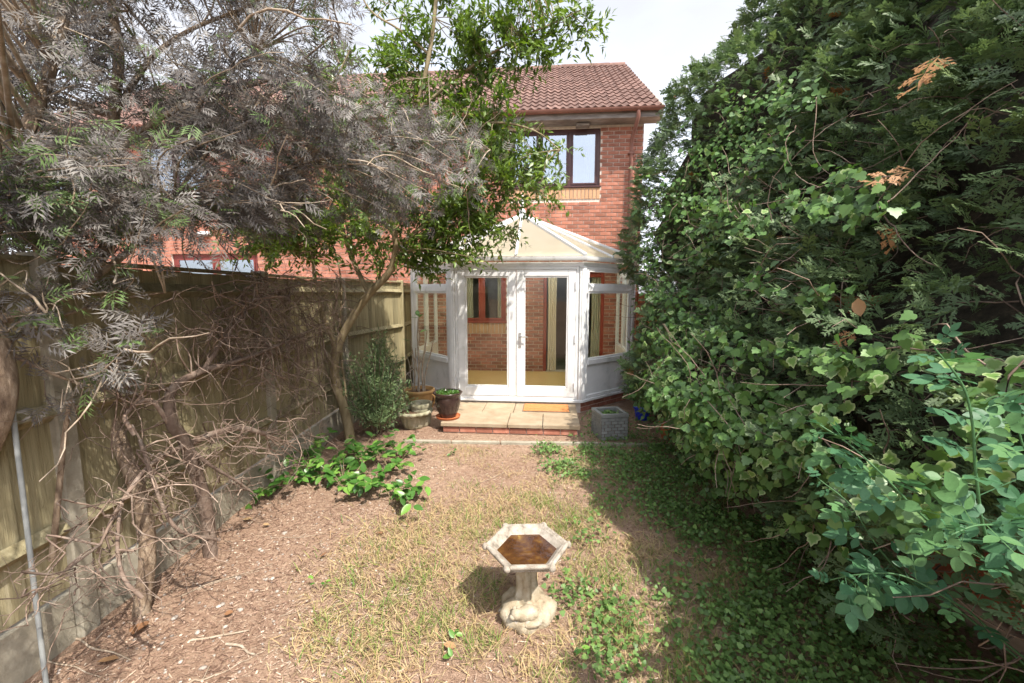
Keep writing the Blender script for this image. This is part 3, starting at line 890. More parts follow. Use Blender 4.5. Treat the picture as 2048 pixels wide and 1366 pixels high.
# doors
mb = MB()
mb.box(-.94, -.90, -.03, .04, Z0 + .037, 2.234); mb.box(.90, .94, -.03, .04, Z0 + .037, 2.234); mb.box(-.90, .90, -.03, .04, 2.19, 2.234); mb.box(-.90, .90, -.034, .04, Z0 + .037, Z0 + .075)
mb.build("door_frame", M_upvc, con, bevel=.005)
for sd in (-1, 1):
    a, b = (-.897, -.004) if sd < 0 else (.004, .897)
    d = MB()
    st, zb, zt = .115, Z0 + .08, 2.185
    d.box(a, a + st, -.04, .03, zb, zt); d.box(b - st, b, -.04, .03, zb, zt)
    d.box(a + st, b - st, -.04, .03, zb, zb + .14); d.box(a + st, b - st, -.04, .03, zt - .095, zt)
    dr = d.build("door", M_upvc, con, bevel=.006)
    bd = MB(); c = .022
    x0, x1, zz0, zz1 = a + st, b - st, zb + .14, zt - .095
    bd.box(x0, x0 + c, -.03, .02, zz0, zz1); bd.box(x1 - c, x1, -.03, .02, zz0, zz1); bd.box(x0 + c, x1 - c, -.03, .02, zz0, zz0 + c); bd.box(x0 + c, x1 - c, -.03, .02, zz1 - c, zz1)
    bd.build("glazing_bead", M_upvc, dr, bevel=.004)
    MB().box(x0 + c, x1 - c, -.006, .002, zz0 + c, zz1 - c).build("pane", M_glass, dr)
    hx = b - .02 if sd < 0 else a + .06
    if sd > 0:
        h = MB()
        h.box(hx - .018, hx + .018, -.052, -.041, 1.02, 1.24)
        h.tube([(hx, -.05, 1.18), (hx, -.085, 1.18), (hx + .03, -.095, 1.182), (hx + .12, -.095, 1.178)], [.010, .010, .009, .008], 8)
        h.build("handle", M_metal, dr, smooth=True)
    for hz in (.42, 1.15, 1.95):
        xx = b - .004 if sd > 0 else a + .004
        MB().tube([(xx, -.05, hz - .06), (xx, -.05, hz + .06)], .011, 8).build("hinge", M_upvc, dr, smooth=True)
# roof
R0, R1 = Vector((0, 1.35, 3.22)), Vector((0, 2.47, 3.22))
ev = [Vector((p[0], p[1], 2.385)) for p in offset(outline, 0.075)]
Fv, Ev, Av, Bv, Cv, Dv = ev
rp = MB().beam(R0 + Vector((0, -.03, 0.03)), R1 + Vector((0, .02, 0.03)), .12, .09).build("ridge_beam", M_upvc, con, bevel=.012)
def mid(a, b, t=.5): return a.lerp(b, t)
panels = [(Av, mid(Av, Bv), R0), (mid(Av, Bv), Bv, R0), (Bv, mid(Bv, Cv), R0), (mid(Bv, Cv), Cv, R0), (Ev, mid(Ev, Av), R0), (mid(Ev, Av), Av, R0)]
for (p, q, a, b) in ((Cv, Dv, R0, R1), (Ev, Fv, R0, R1)):
    for i in range(2):
        panels.append((mid(p, q, i / 2), mid(p, q, (i + 1) / 2), mid(a, b, (i + 1) / 2), mid(a, b, i / 2)))
for pn in panels:
    o = MB().slab(pn, .025).build("roof_panel", M_poly, con)
    o.data.materials.append(M_glass)
    for pf in o.data.polygons:
        if pf.normal.z < .3: pf.material_index = 1
def bar(a, b, w_, h):
    d = (b - a).normalized()
    mb = MB().beam(a + Vector((0, 0, .012)), b + Vector((0, 0, .012)), w_, h)
    return mb.build("glazing_bar", M_upvc, con, bevel=.006)
for p in (Av, Bv, Cv, Ev): bar(p, R0, .06, .045)
for p in (mid(Av, Bv), mid(Bv, Cv), mid(Ev, Av)): bar(p, R0, .04, .036)
for (p, q) in ((Cv, Dv), (Ev, Fv)):
    bar(mid(p, q), mid(R0, R1), .04, .036); bar(q - Vector((0, .02, 0)), R1 - Vector((0, .02, 0)), .05, .04)
fin = MB(Matrix.Translation(tuple(R0 + Vector((0, 0, .06)))))
fin.lathe([(.06, 0), (.06, .03), (.03, .05), (.022, .09), (.045, .13), (.05, .16), (.03, .2), (.016, .23), (.022, .27), (.012, .31), (.002, .36)], 14)
fin.build("finial", M_upvc, con, smooth=True)

# ------------------------------------------------------------------ the doorstep
step = thing("doorstep", "sandstone slab doorstep on red bricks before the white double doors", "doorstep", tuple(O_CON), YAW)
rows = [(-1.13, -.60, [(-.92, -.03), (-.03, .43), (.43, .92)]), (-.595, -.058, [(-.92, -.45), (-.45, 0.0), (0.0, .92)])]
for (y0, y1, cols) in rows:
    for (a, b) in cols:
        MB().box(a + .004, b - .004, y0 + .004, y1, .09 + R(-.002, .002), .142 + R(-.002, .003)).build("paving_slab", M_slab, step, bevel=.006)
MB().box(-.89, .89, -1.08, -.06, -.1, .088).build("step_core", M_mortar, step)
for i in range(8):
    a = -.885 + i * .222
    MB().box(a, a + .212, -1.105, -1.075, .008, .078).build("brick", M_brick, step, bevel=.004)
dm = thing("doormat", "orange brown coir doormat on the doorstep", "mat", loc(.47, -.32, .146), YAW)
MB().box(-.33, .33, -.19, .19, 0, .016).build("pile", M_mat, dm, bevel=.005)
MB().box(-.338, .338, -.198, .198, -.001, .006).build("backing", M_bark_dead, dm)

# concrete edging across the garden
edg = thing("garden_edging", "line of low concrete edging stones between lawn and doorstep", "edging", tuple(on_ground(1040, 888)), math.radians(-2.5))
x = -1.45
while x < 1.75:
    e = min(x + R(.58, .62), 1.75)
    MB().box(x, e - .012, -.026 + R(-.006, .006), .026, -.1, .035 + R(-.006, .008)).build("edging_stone", M_concrete, edg, bevel=.008)
    x = e

# ------------------------------------------------------------------ fences
FXL = -2.3
fence = thing("garden_fence", "weathered tan board fence with concrete posts along the left side", "fence")
fpts = [(FXL, -1.57), (FXL, .26), (FXL, 2.09), (FXL, 3.92), (FXL, 5.75), (-1.97, 7.55), (-2.02, 8.92)]
for i, (x, y) in enumerate(fpts):
    a = 0
    mb = MB(Matrix.Translation((x, y, 0)))
    h = 2.04 if i != 5 else 2.06
    mb.box(-.05, .05, -.05, .05, -.1, h)
    mb.build("concrete_post" if i < 5 else "wooden_post", M_concrete if i < 5 else M_fence, fence, bevel=.008)
bw = 0.118
bmesh_board = MB().add([(0, -.006, 0), (bw, -.014, 0), (bw, .004, 0), (0, .002, 0), (0, -.006, 1), (bw, -.014, 1), (bw, .004, 1), (0, .002, 1)],
                       [(0, 3, 2, 1), (4, 5, 6, 7), (0, 1, 5, 4), (1, 2, 6, 5), (2, 3, 7, 6), (3, 0, 4, 7)]).mesh("board", M_fence)
for i in range(len(fpts) - 1):
    p, q = Vector((*fpts[i], 0)), Vector((*fpts[i + 1], 0))
    d = (q - p).normalized(); L = (q - p).length
    ang = math.atan2(d.y, d.x)
    Mx = Matrix.Translation(p) @ Matrix.Rotation(ang, 4, 'Z')      # local -y faces the garden
    top = 1.99 + (0.02 if i == 4 else 0)
    n = int((L - .1) / .1)
    st = (L - .1) / n
    for k in range(n):
        x = .05 + k * st
        link("board", bmesh_board, fence, Mx @ Vector((x, .0 + (.004 if k % 2 else 0), .335)), (0, 0, ang + R(-.004, .004)), (1, 1, top - .335 + R(-.006, .004)))
    mb = MB(Mx); mb.box(.052, L - .052, -.022, .022, -.1, .315); mb.build("gravel_board", M_concrete, fence, bevel=.006)
    for z in (.66, 1.26, 1.86):
        mb = MB(Mx)
        mb.add([(.05, -.02, z - .045), (L - .05, -.02, z - .045), (L - .05, -.02, z + .045), (.05, -.02, z + .045), (.05, -.062, z - .005), (L - .05, -.062, z - .005)],
               [(0, 1, 2, 3), (0, 4, 5, 1), (3, 2, 5, 4), (0, 3, 4), (1, 5, 2)])
        mb.build("rail", M_fence, fence)
    mb = MB(Mx); mb.box(.05, L - .05, -.045, .035, top + .006, top + .03); mb.build("capping", M_fence, fence, bevel=.004)

rfence = thing("garden_fence", "red brown board fence behind the ivy covered conifers", "fence")
FXR = 2.56
y = .4
nb = 0
rb = MB().box(0, .016, 0, .142, 0, 1).mesh("board", M_redfence)
while y < 8.75:
    link("board", rb, rfence, (FXR + (.008 if nb % 2 else 0), y, .16), None, (1, 1, 1.66 + R(-.01, .01)))
    y += .125; nb += 1
for z in (.5, 1.5):
    MB().box(FXR + .03, FXR + .08, .4, 8.75, z, z + .08).build("rail", M_redfence, rfence)
y = .4
while y < 8.7:
    MB().box(FXR - .05, FXR - .012, y, min(y + 2.0, 8.75) - .008, -.05, .15).build("gravel_board", M_greywood, rfence, bevel=.006); y += 2.0

# grey pole leaning on the left fence
a, b = at_x(68, 1170, -2.16), at_x(26, 830, -2.2)
d = (b - a)
a = a - d * (a.z / d.z)
tag(MB().tube([a, b + d * .05], .010, 10).build("garden_pole", M_pipe, smooth=True), "thin grey plastic pole leaning against left fence by concrete post", "pole")

# ------------------------------------------------------------------ bird bath
bb = thing("bird_bath", "weathered cast stone hexagonal bird bath with brown water on the lawn", "bird bath", (0.085, 2.27, 0.0), math.radians(2))
def hexring(r, z):
    return [(r * math.cos(math.pi / 3 * i), r * math.sin(math.pi / 3 * i), z) for i in range(6)]
def hexloft(prof):
    vs, fs = [], []
    for r, z in prof: vs += hexring(r, z)
    for i in range(len(prof) - 1):
        for j in range(6):
            fs.append((i * 6 + j, i * 6 + (j + 1) % 6, (i + 1) * 6 + (j + 1) % 6, (i + 1) * 6 + j))
    fs.append((5, 4, 3, 2, 1, 0)); fs.append(tuple((len(prof) - 1) * 6 + j for j in range(6)))
    return vs, fs
RB, HB = .243, .43
v, f = hexloft([(.075, HB - .10), (.10, HB - .085), (.17, HB - .062), (.205, HB - .05), (.215, HB - .045), (.222, HB - .03), (.236, HB - .022), (RB, HB - .012), (RB, HB - .002),
                (.233, HB + .004), (.222, HB + .002), (.214, HB - .004), (.207, HB - .004), (.186, HB - .022), (.165, HB - .040), (.12, HB - .05)])
bowl = MB().add(v, f).build("bowl", M_stone, bb, bevel=.0025)
wv = hexring(.1715, HB - .035)
MB().add(wv, [(0, 1, 2, 3, 4, 5)]).build("water", M_water, bowl)
# corner rosettes and a row of beads under the rim
for i in range(6):
    a = math.pi / 3 * i
    mb = MB(Matrix.Translation((RB * .985 * math.cos(a), RB * .985 * math.sin(a), HB - .012)) @ Matrix.Rotation(a, 4, 'Z') @ Matrix.Rotation(math.radians(90), 4, 'Y'))
    mb.lathe([(.004, -.012), (.017, -.010), (.021, 0), (.017, .008), (.012, .010), (.008, .014), (.002, .015)], 12)
    mb.build("corner_rosette", M_stone, bowl, smooth=True)
bead = MB()
for i in range(6):
    p, q = Vector(hexring(.219, HB - .036)[i]), Vector(hexring(.219, HB - .036)[(i + 1) % 6])
    for k in range(1, 14):
        c = p.lerp(q, k / 14)
        r = .0062
        bead.add([c + Vector(o) * r for o in ((1, 0, 0), (-1, 0, 0), (0, 1, 0), (0, -1, 0), (0, 0, 1), (0, 0, -1))],
                 [(0, 2, 4), (2, 1, 4), (1, 3, 4), (3, 0, 4), (2, 0, 5), (1, 2, 5), (3, 1, 5), (0, 3, 5)])
tag(bead.build("bead_moulding", M_stone, bowl, smooth=True, angle=180), kind="stuff")
# pedestal: a fluted stem flaring into a lumpy carved base
def stemfn(r, z, a, i):
    fl = 1 + .13 * math.cos(5 * a + 9 * z) + .05 * math.cos(11 * a - 20 * z)
    return r * fl, z
MB().lathe([(.115, .06), (.085, .095), (.066, .13), (.058, .18), (.054, .24), (.058, .29), (.068, .325), (.085, .345)], 40, stemfn).build("stem", M_stone_warm, bb, smooth=True, angle=180)
def basefn(r, z, a, i):
    if i == 0: return r, z
    l = .10 * math.sin(3 * a + 1.2 + 20 * z) + .07 * math.sin(7 * a + 31 * z) + .05 * math.sin(13 * a - 47 * z + 1)
    return r * (1 + l * .8), z + .012 * math.sin(5 * a + 2) * (1 if i > 1 else 0)
MB().lathe([(.15, -.02), (.158, .012), (.16, .04), (.15, .065), (.128, .088), (.10, .105), (.07, .115)], 64, basefn).build("base", M_stone_warm, bb, smooth=True, angle=180)
# the curled carved animal and leaves resting on the front of the base
def blob(mb, c, rx, ry, rz, n=14, rot=0.0, wob=.08):
    vs, fs = [], []
    for i in range(1, n // 2):
        th = math.pi * i / (n // 2)
        for j in range(n):
            ph = 2 * math.pi * j / n
            k = 1 + wob * math.sin(4 * ph + 3 * th)
            x, y, z = rx * k * math.sin(th) * math.cos(ph), ry * k * math.sin(th) * math.sin(ph), rz * math.cos(th)
            vs.append((c[0] + x * math.cos(rot) - y * math.sin(rot), c[1] + x * math.sin(rot) + y * math.cos(rot), c[2] + z))
    m = n // 2 - 1
    for i in range(m - 1):
        for j in range(n):
            fs.append((i * n + j, (i + 1) * n + j, (i + 1) * n + (j + 1) % n, i * n + (j + 1) % n))
    fs.append(tuple(range(n))); fs.append(tuple((m - 1) * n + j for j in range(n - 1, -1, -1)))
    mb.add(vs, fs)
mb = MB()
blob(mb, (.0, -.105, .085), .075, .045, .042, rot=.25)
blob(mb, (-.062, -.122, .095), .036, .032, .03, wob=.02)
blob(mb, (-.085, -.135, .088), .02, .016, .014, wob=.02)
blob(mb, (-.055, -.112, .122), .014, .008, .014); blob(mb, (-.075, -.108, .12), .012, .008, .013)
blob(mb, (.07, -.11, .055), .035, .022, .02, rot=.9); blob(mb, (.02, -.145, .05), .05, .02, .018, rot=.2)
mb.build("carved_figure", M_stone_warm, bb, smooth=True, angle=180)
mb = MB()
for k in range(26):
    a = R(0, 2 * math.pi)
    blob(mb, (.14 * math.cos(a), .14 * math.sin(a), R(.015, .07)), R(.018, .032), R(.01, .018), R(.01, .02), n=10, rot=a + R(.5, 2.2))
mb.build("carved_leaves", M_stone, bb, smooth=True, angle=180)

# ------------------------------------------------------------------ pots and planters
def soil_disc(r, z, parent):
    MB().lathe([(r * .98, z - .03), (r, z), (r * .5, z + .012), (.002, z + .01)], 24).build("soil", M_soil, parent, smooth=True)
p = on_ground(840, 832); 
tan = thing("plant_pot", "tan glazed wide pot with bare cut stems beside the doorstep", "pot", (p.x, p.y, 0))
MB().lathe([(.15, 0), (.158, .01), (.175, .12), (.19, .25), (.198, .345), (.205, .36), (.225, .375), (.232, .40), (.226, .42), (.208, .418), (.196, .39), (.19, .33), (.17, .2)], 48).build("pot", M_tanpot, tan, smooth=True)
soil_disc(.192, .37, tan)
mb = MB()
for s in (-1, 1):
    mb.tube([(s * .205, -.06, .34), (s * .235, -.07, .33), (s * .24, -.07, .26), (s * .2, -.06, .16)], [.014, .016, .015, .010], 8)
mb.build("handle", M_tanpot, tan, smooth=True)
# bare stems of the potted shrub
lines = []
stemtips = []
for (ox, oy, dx, dy, h, r) in ((-.06, .0, -.05, .02, .82, .012), (-.02, .03, .03, .0, 1.16, .016), (.05, -.01, .08, .0, .95, .015), (.0, -.04, -.03, -.02, .7, .011), (-.1, .02, -.12, .05, .6, .009), (.08, .03, .17, .02, .9, .011)):
    n = 9
    P = np.array([[ox + dx * t * t + .012 * math.sin(7 * t + ox * 40), oy + dy * t + .012 * math.cos(6 * t + oy * 50), .34 + h * t] for t in np.linspace(0, 1, n)])
    lines.append((P, np.linspace(r, r * .6, n)))
    for t in (.45, .7):
        b = P[int(t * (n - 1))]
        e = b + np.array([R(-.09, .12), R(-.04, .04), R(.1, .2)])
        lines.append((np.array([b, (b + e) / 2 + np.array([0.015, 0, -.01]), e]), np.array([r * .55, r * .45, r * .35])))
    stemtips.append(P[-1])
V, F = tube_arrays(lines, 7)
link("cut_stems", np_mesh("cut_stems", V, F, M_bark_pale, smooth=True), tan)

# simple leaf templates -------------------------------------------------------
T_lance = (np.array([(0, 0, 0), (-.18, .42, .035), (.18, .42, .035), (0, .45, 0), (0, 1, -.06)], float), np.array([(0, 2, 3), (0, 3, 1), (3, 2, 4), (1, 3, 4)]), np.array([0, 1, 1, 0, 1.]))
def oval(w=.3, n=5, curl=-.08, fold=.05):
    ys = np.linspace(0, 1, n + 2)
    vs = [(0, 0, 0)]; E = [0]
    for t in ys[1:-1]:
        ww = w * math.sin(math.pi * t ** .85) ** .8
        vs += [(-ww, t, fold + curl * t * t), (0, t, curl * t * t), (ww, t, fold + curl * t * t)]; E += [1, 0, 1]
    vs.append((0, 1, curl)); E.append(1)
    fs = [(0, 2, 1), (0, 3, 2)]
    for i in range(n - 1):
        a, b = 1 + 3 * i, 4 + 3 * i
        fs += [(a, a + 1, b + 1), (a, b + 1, b), (a + 1, a + 2, b + 2), (a + 1, b + 2, b + 1)]
    a, t = 1 + 3 * (n - 1), len(vs) - 1
    fs += [(a, a + 1, t), (a + 1, a + 2, t)]
    return np.array(vs, float), np.array(fs), np.array(E, float)
T_oval = oval(.27, 3)
def ivy_template():
    pts = [(0, .02), (.2, -.08), (.42, .06), (.5, .3), (.33, .42), (.34, .62), (.16, .72), (0, 1.0), (-.16, .72), (-.34, .62), (-.33, .42), (-.5, .3), (-.42, .06), (-.2, -.08)]
    vs = [(0, .34, .0)] + [(x, y, .05 * abs(x) * 2 - .07 * y) for x, y in pts]
    n = len(pts)
    return np.array(vs, float), np.array([(0, 1 + i, 1 + (i + 1) % n) for i in range(n)]), np.array([0.] + [1.] * n)
T_ivy = ivy_template()

def leaf_obj_mesh(name, tmpl, m, tint):
    return np_mesh(name, tmpl[0], tmpl[1], m, {"tint": np.full(len(tmpl[0]), tint), "edge": tmpl[2]}, smooth=True)
def mat_from_dir(d, up=(0, 0, 1)):
    d = Vector(d).normalized(); x = d.cross(Vector(up))
    if x.length < 1e-3: x = Vector((1, 0, 0))
    x.normalize(); z = x.cross(d)
    return Matrix((x, d, z)).transposed()
# yellow-green leaves at the top of the potted stems
lm = [leaf_obj_mesh("leaf", T_oval, L_laurel, t) for t in (.6, 1.0)]
for tp in stemtips[:3]:
    for k in range(6 if tp is stemtips[1] else 2):
        o = link("leaf", random.choice(lm), tan, tp + np.array([R(-.02, .02), R(-.02, .02), R(-.03, .02)]))
        o.rotation_euler = mat_from_dir((R(-1, 1), R(-1, .6), R(-.3, .6))).to_euler(); s = R(.09, .13); o.scale = (s, s, s)

p = on_ground(896, 836, .145)
dark = thing("plant_pot", "dark brown glazed fluted pot with low green plant on the doorstep corner", "pot", (p.x, p.y + .02, .144))
def dfn(r, z, a, i):
    if .05 < z < .2:
        k = math.sin((z - .05) / .15 * math.pi)
        return r * (1 + .035 * k * math.cos(16 * a + 14 * z)), z
    return r, z
MB().lathe([(.105, .02), (.112, .03), (.122, .07), (.14, .12), (.156, .17), (.168, .21), (.175, .25), (.172, .29), (.168, .315), (.182, .33), (.196, .345), (.198, .36), (.19, .366), (.172, .358), (.16, .33), (.155, .28)], 96, dfn).build("pot", M_darkpot, dark, smooth=True, angle=70)
MB().lathe([(.12, .0), (.15, .004), (.168, .03), (.165, .036), (.148, .02), (.1, .018)], 40).build("saucer", M_terracotta, dark, smooth=True)
soil_disc(.155, .315, dark)
n = 420
th = RNG.uniform(0, 2 * np.pi, n); rr = .15 * np.sqrt(RNG.uniform(0, 1, n))
pos = np.stack([rr * np.cos(th), rr * np.sin(th), .325 + RNG.uniform(0, .035, n)], -1)
v, f, a = scatter(T_lance, pos, frames(rdirs(n) + np.array([0, 0, .5]), rdirs(n) + np.array([0, 0, 1.5])), RNG.uniform(.025, .045, n), RNG.uniform(.3, 1, n))
tag(link("low_plant", np_mesh("low_plant", v, f, L_laurel, a), dark), kind="stuff")

p = on_ground(843, 850); p = Vector((-1.27, 5.80, 0))
sp = thing("stone_pot", "small round grey stone pot between tan pot and scalloped planter", "pot", tuple(p))
MB().lathe([(.11, 0), (.125, .02), (.135, .15), (.142, .26), (.152, .27), (.156, .31), (.15, .325), (.128, .322), (.12, .29), (.115, .2)], 36).build("pot", M_stone_green, sp, smooth=True)
soil_disc(.118, .26, sp)

p = on_ground(825, 858)
urn = thing("stone_planter", "low scalloped stone planter with flared rim by the grey green shrub", "planter", (p.x, p.y + .1, 0))
def ufn(r, z, a, i):
    k = 1.0
    if 2 <= i <= 4: k = 1 + .05 * math.cos(14 * a)
    dz = 0
    if 6 <= i <= 8: dz = .010 * abs(math.sin(8 * a)); k = 1 + .03 * abs(math.sin(8 * a))
    return r * k, z - dz
MB().lathe([(.13, 0), (.14, .012), (.15, .05), (.165, .11), (.18, .165), (.195, .19), (.24, .205), (.258, .225), (.255, .245), (.235, .25), (.205, .235), (.19, .22), (.18, .19)], 80, ufn).build("planter_bowl", M_stone_green, urn, smooth=True, angle=60)
soil_disc(.19, .205, urn)

p = on_ground(1224, 880)
bp_ = thing("brick_planter", "square grey planter cast as small brickwork by the doorstep", "planter", (p.x, p.y + .17, 0), math.radians(9))
S = .172
MB().box(-S, S, -S, S, -.01, .24).build("core", M_soil, bp_)
mb = MB()
for (x0, x1, y0, y1) in ((-S - .012, S + .012, -S - .012, -S + .035), (-S - .012, S + .012, S - .035, S + .012), (-S - .012, -S + .035, -S + .035, S - .035), (S - .035, S + .012, -S + .035, S - .035)):
    mb.box(x0, x1, y0, y1, .285, .335)
mb.box(-S + .002, S - .002, -S + .002, -S + .034, .24, .286); mb.box(-S + .002, S - .002, S - .034, S - .002, .24, .286)
mb.box(-S + .002, -S + .034, -S + .034, S - .034, .24, .286); mb.box(S - .034, S - .002, -S + .034, S - .034, .24, .286)
mb.build("rim", M_planter, bp_, bevel=.005)
for sd in range(4):
    Mx = Matrix.Rotation(math.pi / 2 * sd, 4, 'Z')
    for k in range(7):
        x = -S - (.043 if k % 2 else 0)
        while x < S - .005:
            a, b = max(x, -S), min(x + .081, S)
            if b - a > .01:
                MB(Mx).box(a + .002, b - .002, -S - .009, -S + .002, .004 + k * .0403, .004 + k * .0403 + .035).build("brick", M_planter, bp_)
            x += .0865
soil_disc(.13, .25, bp_)
n = 160
th = RNG.uniform(0, 2 * np.pi, n); rr = .12 * np.sqrt(RNG.uniform(0, 1, n))
pos = np.stack([rr * np.cos(th), rr * np.sin(th), .26 + RNG.uniform(0, .05, n)], -1)
v, f, a = scatter(T_ivy, pos, frames(rdirs(n) + np.array([0, 0, .3]), rdirs(n) * .6 + np.array([0, 0, 1.2])), RNG.uniform(.02, .045, n), RNG.uniform(.3, 1, n))
tag(link("low_plant", np_mesh("low_plant", v, f, L_ground_ivy, a), bp_), kind="stuff")

p = on_ground(1284, 838)
bl = thing("plant_pot", "bright blue plastic pot half hidden by leaves near conservatory corner", "pot", (p.x, p.y, 0))
MB().lathe([(.085, 0), (.09, .01), (.11, .13), (.116, .16), (.128, .165), (.132, .205), (.126, .208), (.115, .2), (.108, .15), (.09, .06)], 32).build("pot", M_bluepot, bl, smooth=True)
soil_disc(.107, .15, bl)
p = on_ground(1337, 876)
tr_ = thing("plant_pot", "orange terracotta pot at the foot of the ivy covered hedge", "pot", (p.x, p.y, 0))
MB().lathe([(.085, 0), (.09, .01), (.108, .16), (.112, .185), (.124, .19), (.128, .245), (.12, .25), (.108, .24), (.1, .16)], 32).build("pot", M_terracotta, tr_, smooth=True)
soil_disc(.1, .2, tr_)

# ------------------------------------------------------------------ branching helpers
def curve(pts, sub=4):
    """Catmull-Rom through 3D points"""
    P = [np.array(p, float) for p in pts]
    P = [2 * P[0] - P[1]] + P + [2 * P[-1] - P[-2]]
    o = []
    for i in range(1, len(P) - 2):
        for t in np.arange(sub) / sub:
            a, b, c, d = P[i - 1], P[i], P[i + 1], P[i + 2]
            o.append(.5 * ((2 * b) + (-a + c) * t + (2 * a - 5 * b + 4 * c - d) * t ** 2 + (-a + 3 * b - 3 * c + d) * t ** 3))
    o.append(P[-2])
    return np.array(o)
def limb(pts, r0, r1, sub=4):
    P = curve(pts, sub)
    return (P, np.linspace(r0, r1, len(P)))
def wander(p, d, L, r, rng, n=7, crook=.25, sag=0.0):
    """a crooked twig"""
    P = [np.array(p, float)]
    d = np.array(d, float); d /= np.linalg.norm(d)
    for i in range(n - 1):
        d = d + rng.normal(size=3) * crook + np.array([0, 0, -sag])
        d /= np.linalg.norm(d)
        P.append(P[-1] + d * L / (n - 1))
    return (np.array(P), np.linspace(r, r * .45, n))
def link_twigs(nodes, targets, rng, r=.006, sag=.1):
    """a curved twig from the nearest skeleton node to each cluster centre"""
    L = []
    for c in targets:
        dd = np.linalg.norm(nodes - c, axis=1) + np.maximum(0, nodes[:, 2] - c[2] - .1) * .8
        a = nodes[np.argmin(dd)]
        m = (a + c) / 2 + rng.normal(size=3) * .06 + np.array([0, 0, sag * np.linalg.norm(c - a)])
        P = curve([a, m, c], 5)
        k = np.linalg.norm(c - a)
        L.append((P, np.linspace(r * (0.7 + k), r * .4, len(P))))
    return L
def in_poly(px, py, poly):
    c = False
    j = len(poly) - 1
    for i in range(len(poly)):
        (xi, yi), (xj, yj) = poly[i], poly[j]
        if (yi > py) != (yj > py) and px < (xj - xi) * (py - yi) / (yj - yi) + xi: c = not c
        j = i
    return c

# ------------------------------------------------------------------ the small green tree
gt = thing("broadleaf_tree", "small tree with curved olive brown trunk and glossy green leaves by left fence", "tree", tuple(on_ground(703, 888)))
gl0 = Vector(gt.location)
def rel(v, o=gl0): return np.array(v, float) - np.array(o)
def PT(px, py, y): return rel(at(px, py, y))
T1 = [rel(on_ground(703, 888) + Vector((0, 0, -.05))), PT(692, 830, 5.12), PT(670, 755, 5.1), PT(674, 700, 5.08), PT(702, 640, 5.05), PT(738, 588, 5.0), PT(778, 545, 4.95), PT(792, 495, 4.9), PT(785, 430, 4.85), PT(800, 330, 4.8), PT(832, 220, 4.7), PT(860, 100, 4.65), PT(880, -70, 4.6)]
limbs = [limb(T1, .062, .018, 5),
         limb([PT(672, 695, 5.09), PT(650, 640, 5.06), PT(634, 590, 5.05), PT(626, 520, 5.0), PT(620, 440, 5.0), PT(600, 350, 4.9), PT(640, 230, 4.9), PT(700, 100, 4.9)], .030, .009),
         limb([PT(738, 588, 5.0), PT(706, 520, 5.1), PT(686, 460, 5.15), PT(682, 380, 5.2), PT(702, 260, 5.2), PT(760, 120, 5.2)], .03, .008),
         limb([PT(792, 500, 4.9), PT(850, 450, 4.95), PT(930, 400, 5.1), PT(1010, 355, 5.3), PT(1080, 320, 5.5)], .024, .006),
         limb([PT(832, 225, 4.7), PT(920, 150, 4.65), PT(1020, 85, 4.6), PT(1110, 45, 4.6), PT(1170, 15, 4.55)], .018, .004),
         limb([PT(800, 330, 4.8), PT(900, 265, 4.75), PT(990, 245, 4.7), PT(1070, 262, 4.7), PT(1120, 300, 4.65)], .02, .005),
         limb([PT(690, 870, 5.14), PT(692, 790, 5.2), PT(680, 690, 5.25), PT(682, 560, 5.25), PT(660, 470, 5.2)], .018, .007),
         limb([PT(860, 110, 4.65), PT(800, 60, 4.7), PT(740, 20, 4.7), PT(700, -60, 4.7)], .014, .005)]
V, F = tube_arrays(limbs, 10)
link("trunk", np_mesh("trunk", V, F, M_bark_green, smooth=True), gt)
rng = np.random.default_rng(5)
nodes = np.concatenate([l[0][len(l[0]) // 3:] for l in limbs])
clusters = []
def addc(poly, n, y0, y1):
    xs_, ys_ = [p[0] for p in poly], [p[1] for p in poly]
    k = 0
    while k < n:
        px, py = rng.uniform(min(xs_), max(xs_)), rng.uniform(min(ys_), max(ys_))
        if in_poly(px, py, poly):
            clusters.append(PT(px, py, rng.uniform(y0, y1))); k += 1
addc([(560, 400), (720, 380), (980, 380), (985, 470), (940, 540), (860, 545), (720, 530), (560, 520), (430, 500), (440, 420)], 150, 4.6, 5.5)
addc([(880, 250), (960, 230), (1060, 250), (1130, 290), (1110, 350), (1010, 395), (880, 400)], 72, 4.5, 5.7)
addc([(860, 60), (1000, 20), (1100, 30), (1130, 120), (1060, 170), (940, 230), (860, 250), (740, 230), (750, 80)], 100, 4.4, 5.0)
addc([(760, -120), (1080, -120), (1120, 20), (900, 50), (720, 20)], 36, 4.4, 5.0)
addc([(1110, 10), (1190, 20), (1200, 70), (1120, 110)], 7, 4.5, 4.7)
addc([(1040, 350), (1130, 360), (1150, 420), (1060, 440)], 9, 5.0, 5.8)
addc([(985, 380), (1060, 380), (1060, 480), (985, 500)], 8, 5.2, 5.8)
addc([(600, 120), (780, 100), (800, 360), (640, 380)], 45, 4.8, 5.4)
addc([(430, 400), (640, 400), (640, 520), (470, 520)], 40, 4.7, 5.5)
addc([(820, 420), (1000, 400), (1000, 500), (900, 545), (820, 540)], 40, 4.7, 5.4)
clusters = np.array(clusters)
tw = link_twigs(nodes, clusters, rng, .006)
V, F = tube_arrays(tw, 4)
tag(link("twigs", np_mesh("twigs", V, F, M_bark_green, smooth=True), gt), kind="stuff")
pos, dirs = [], []
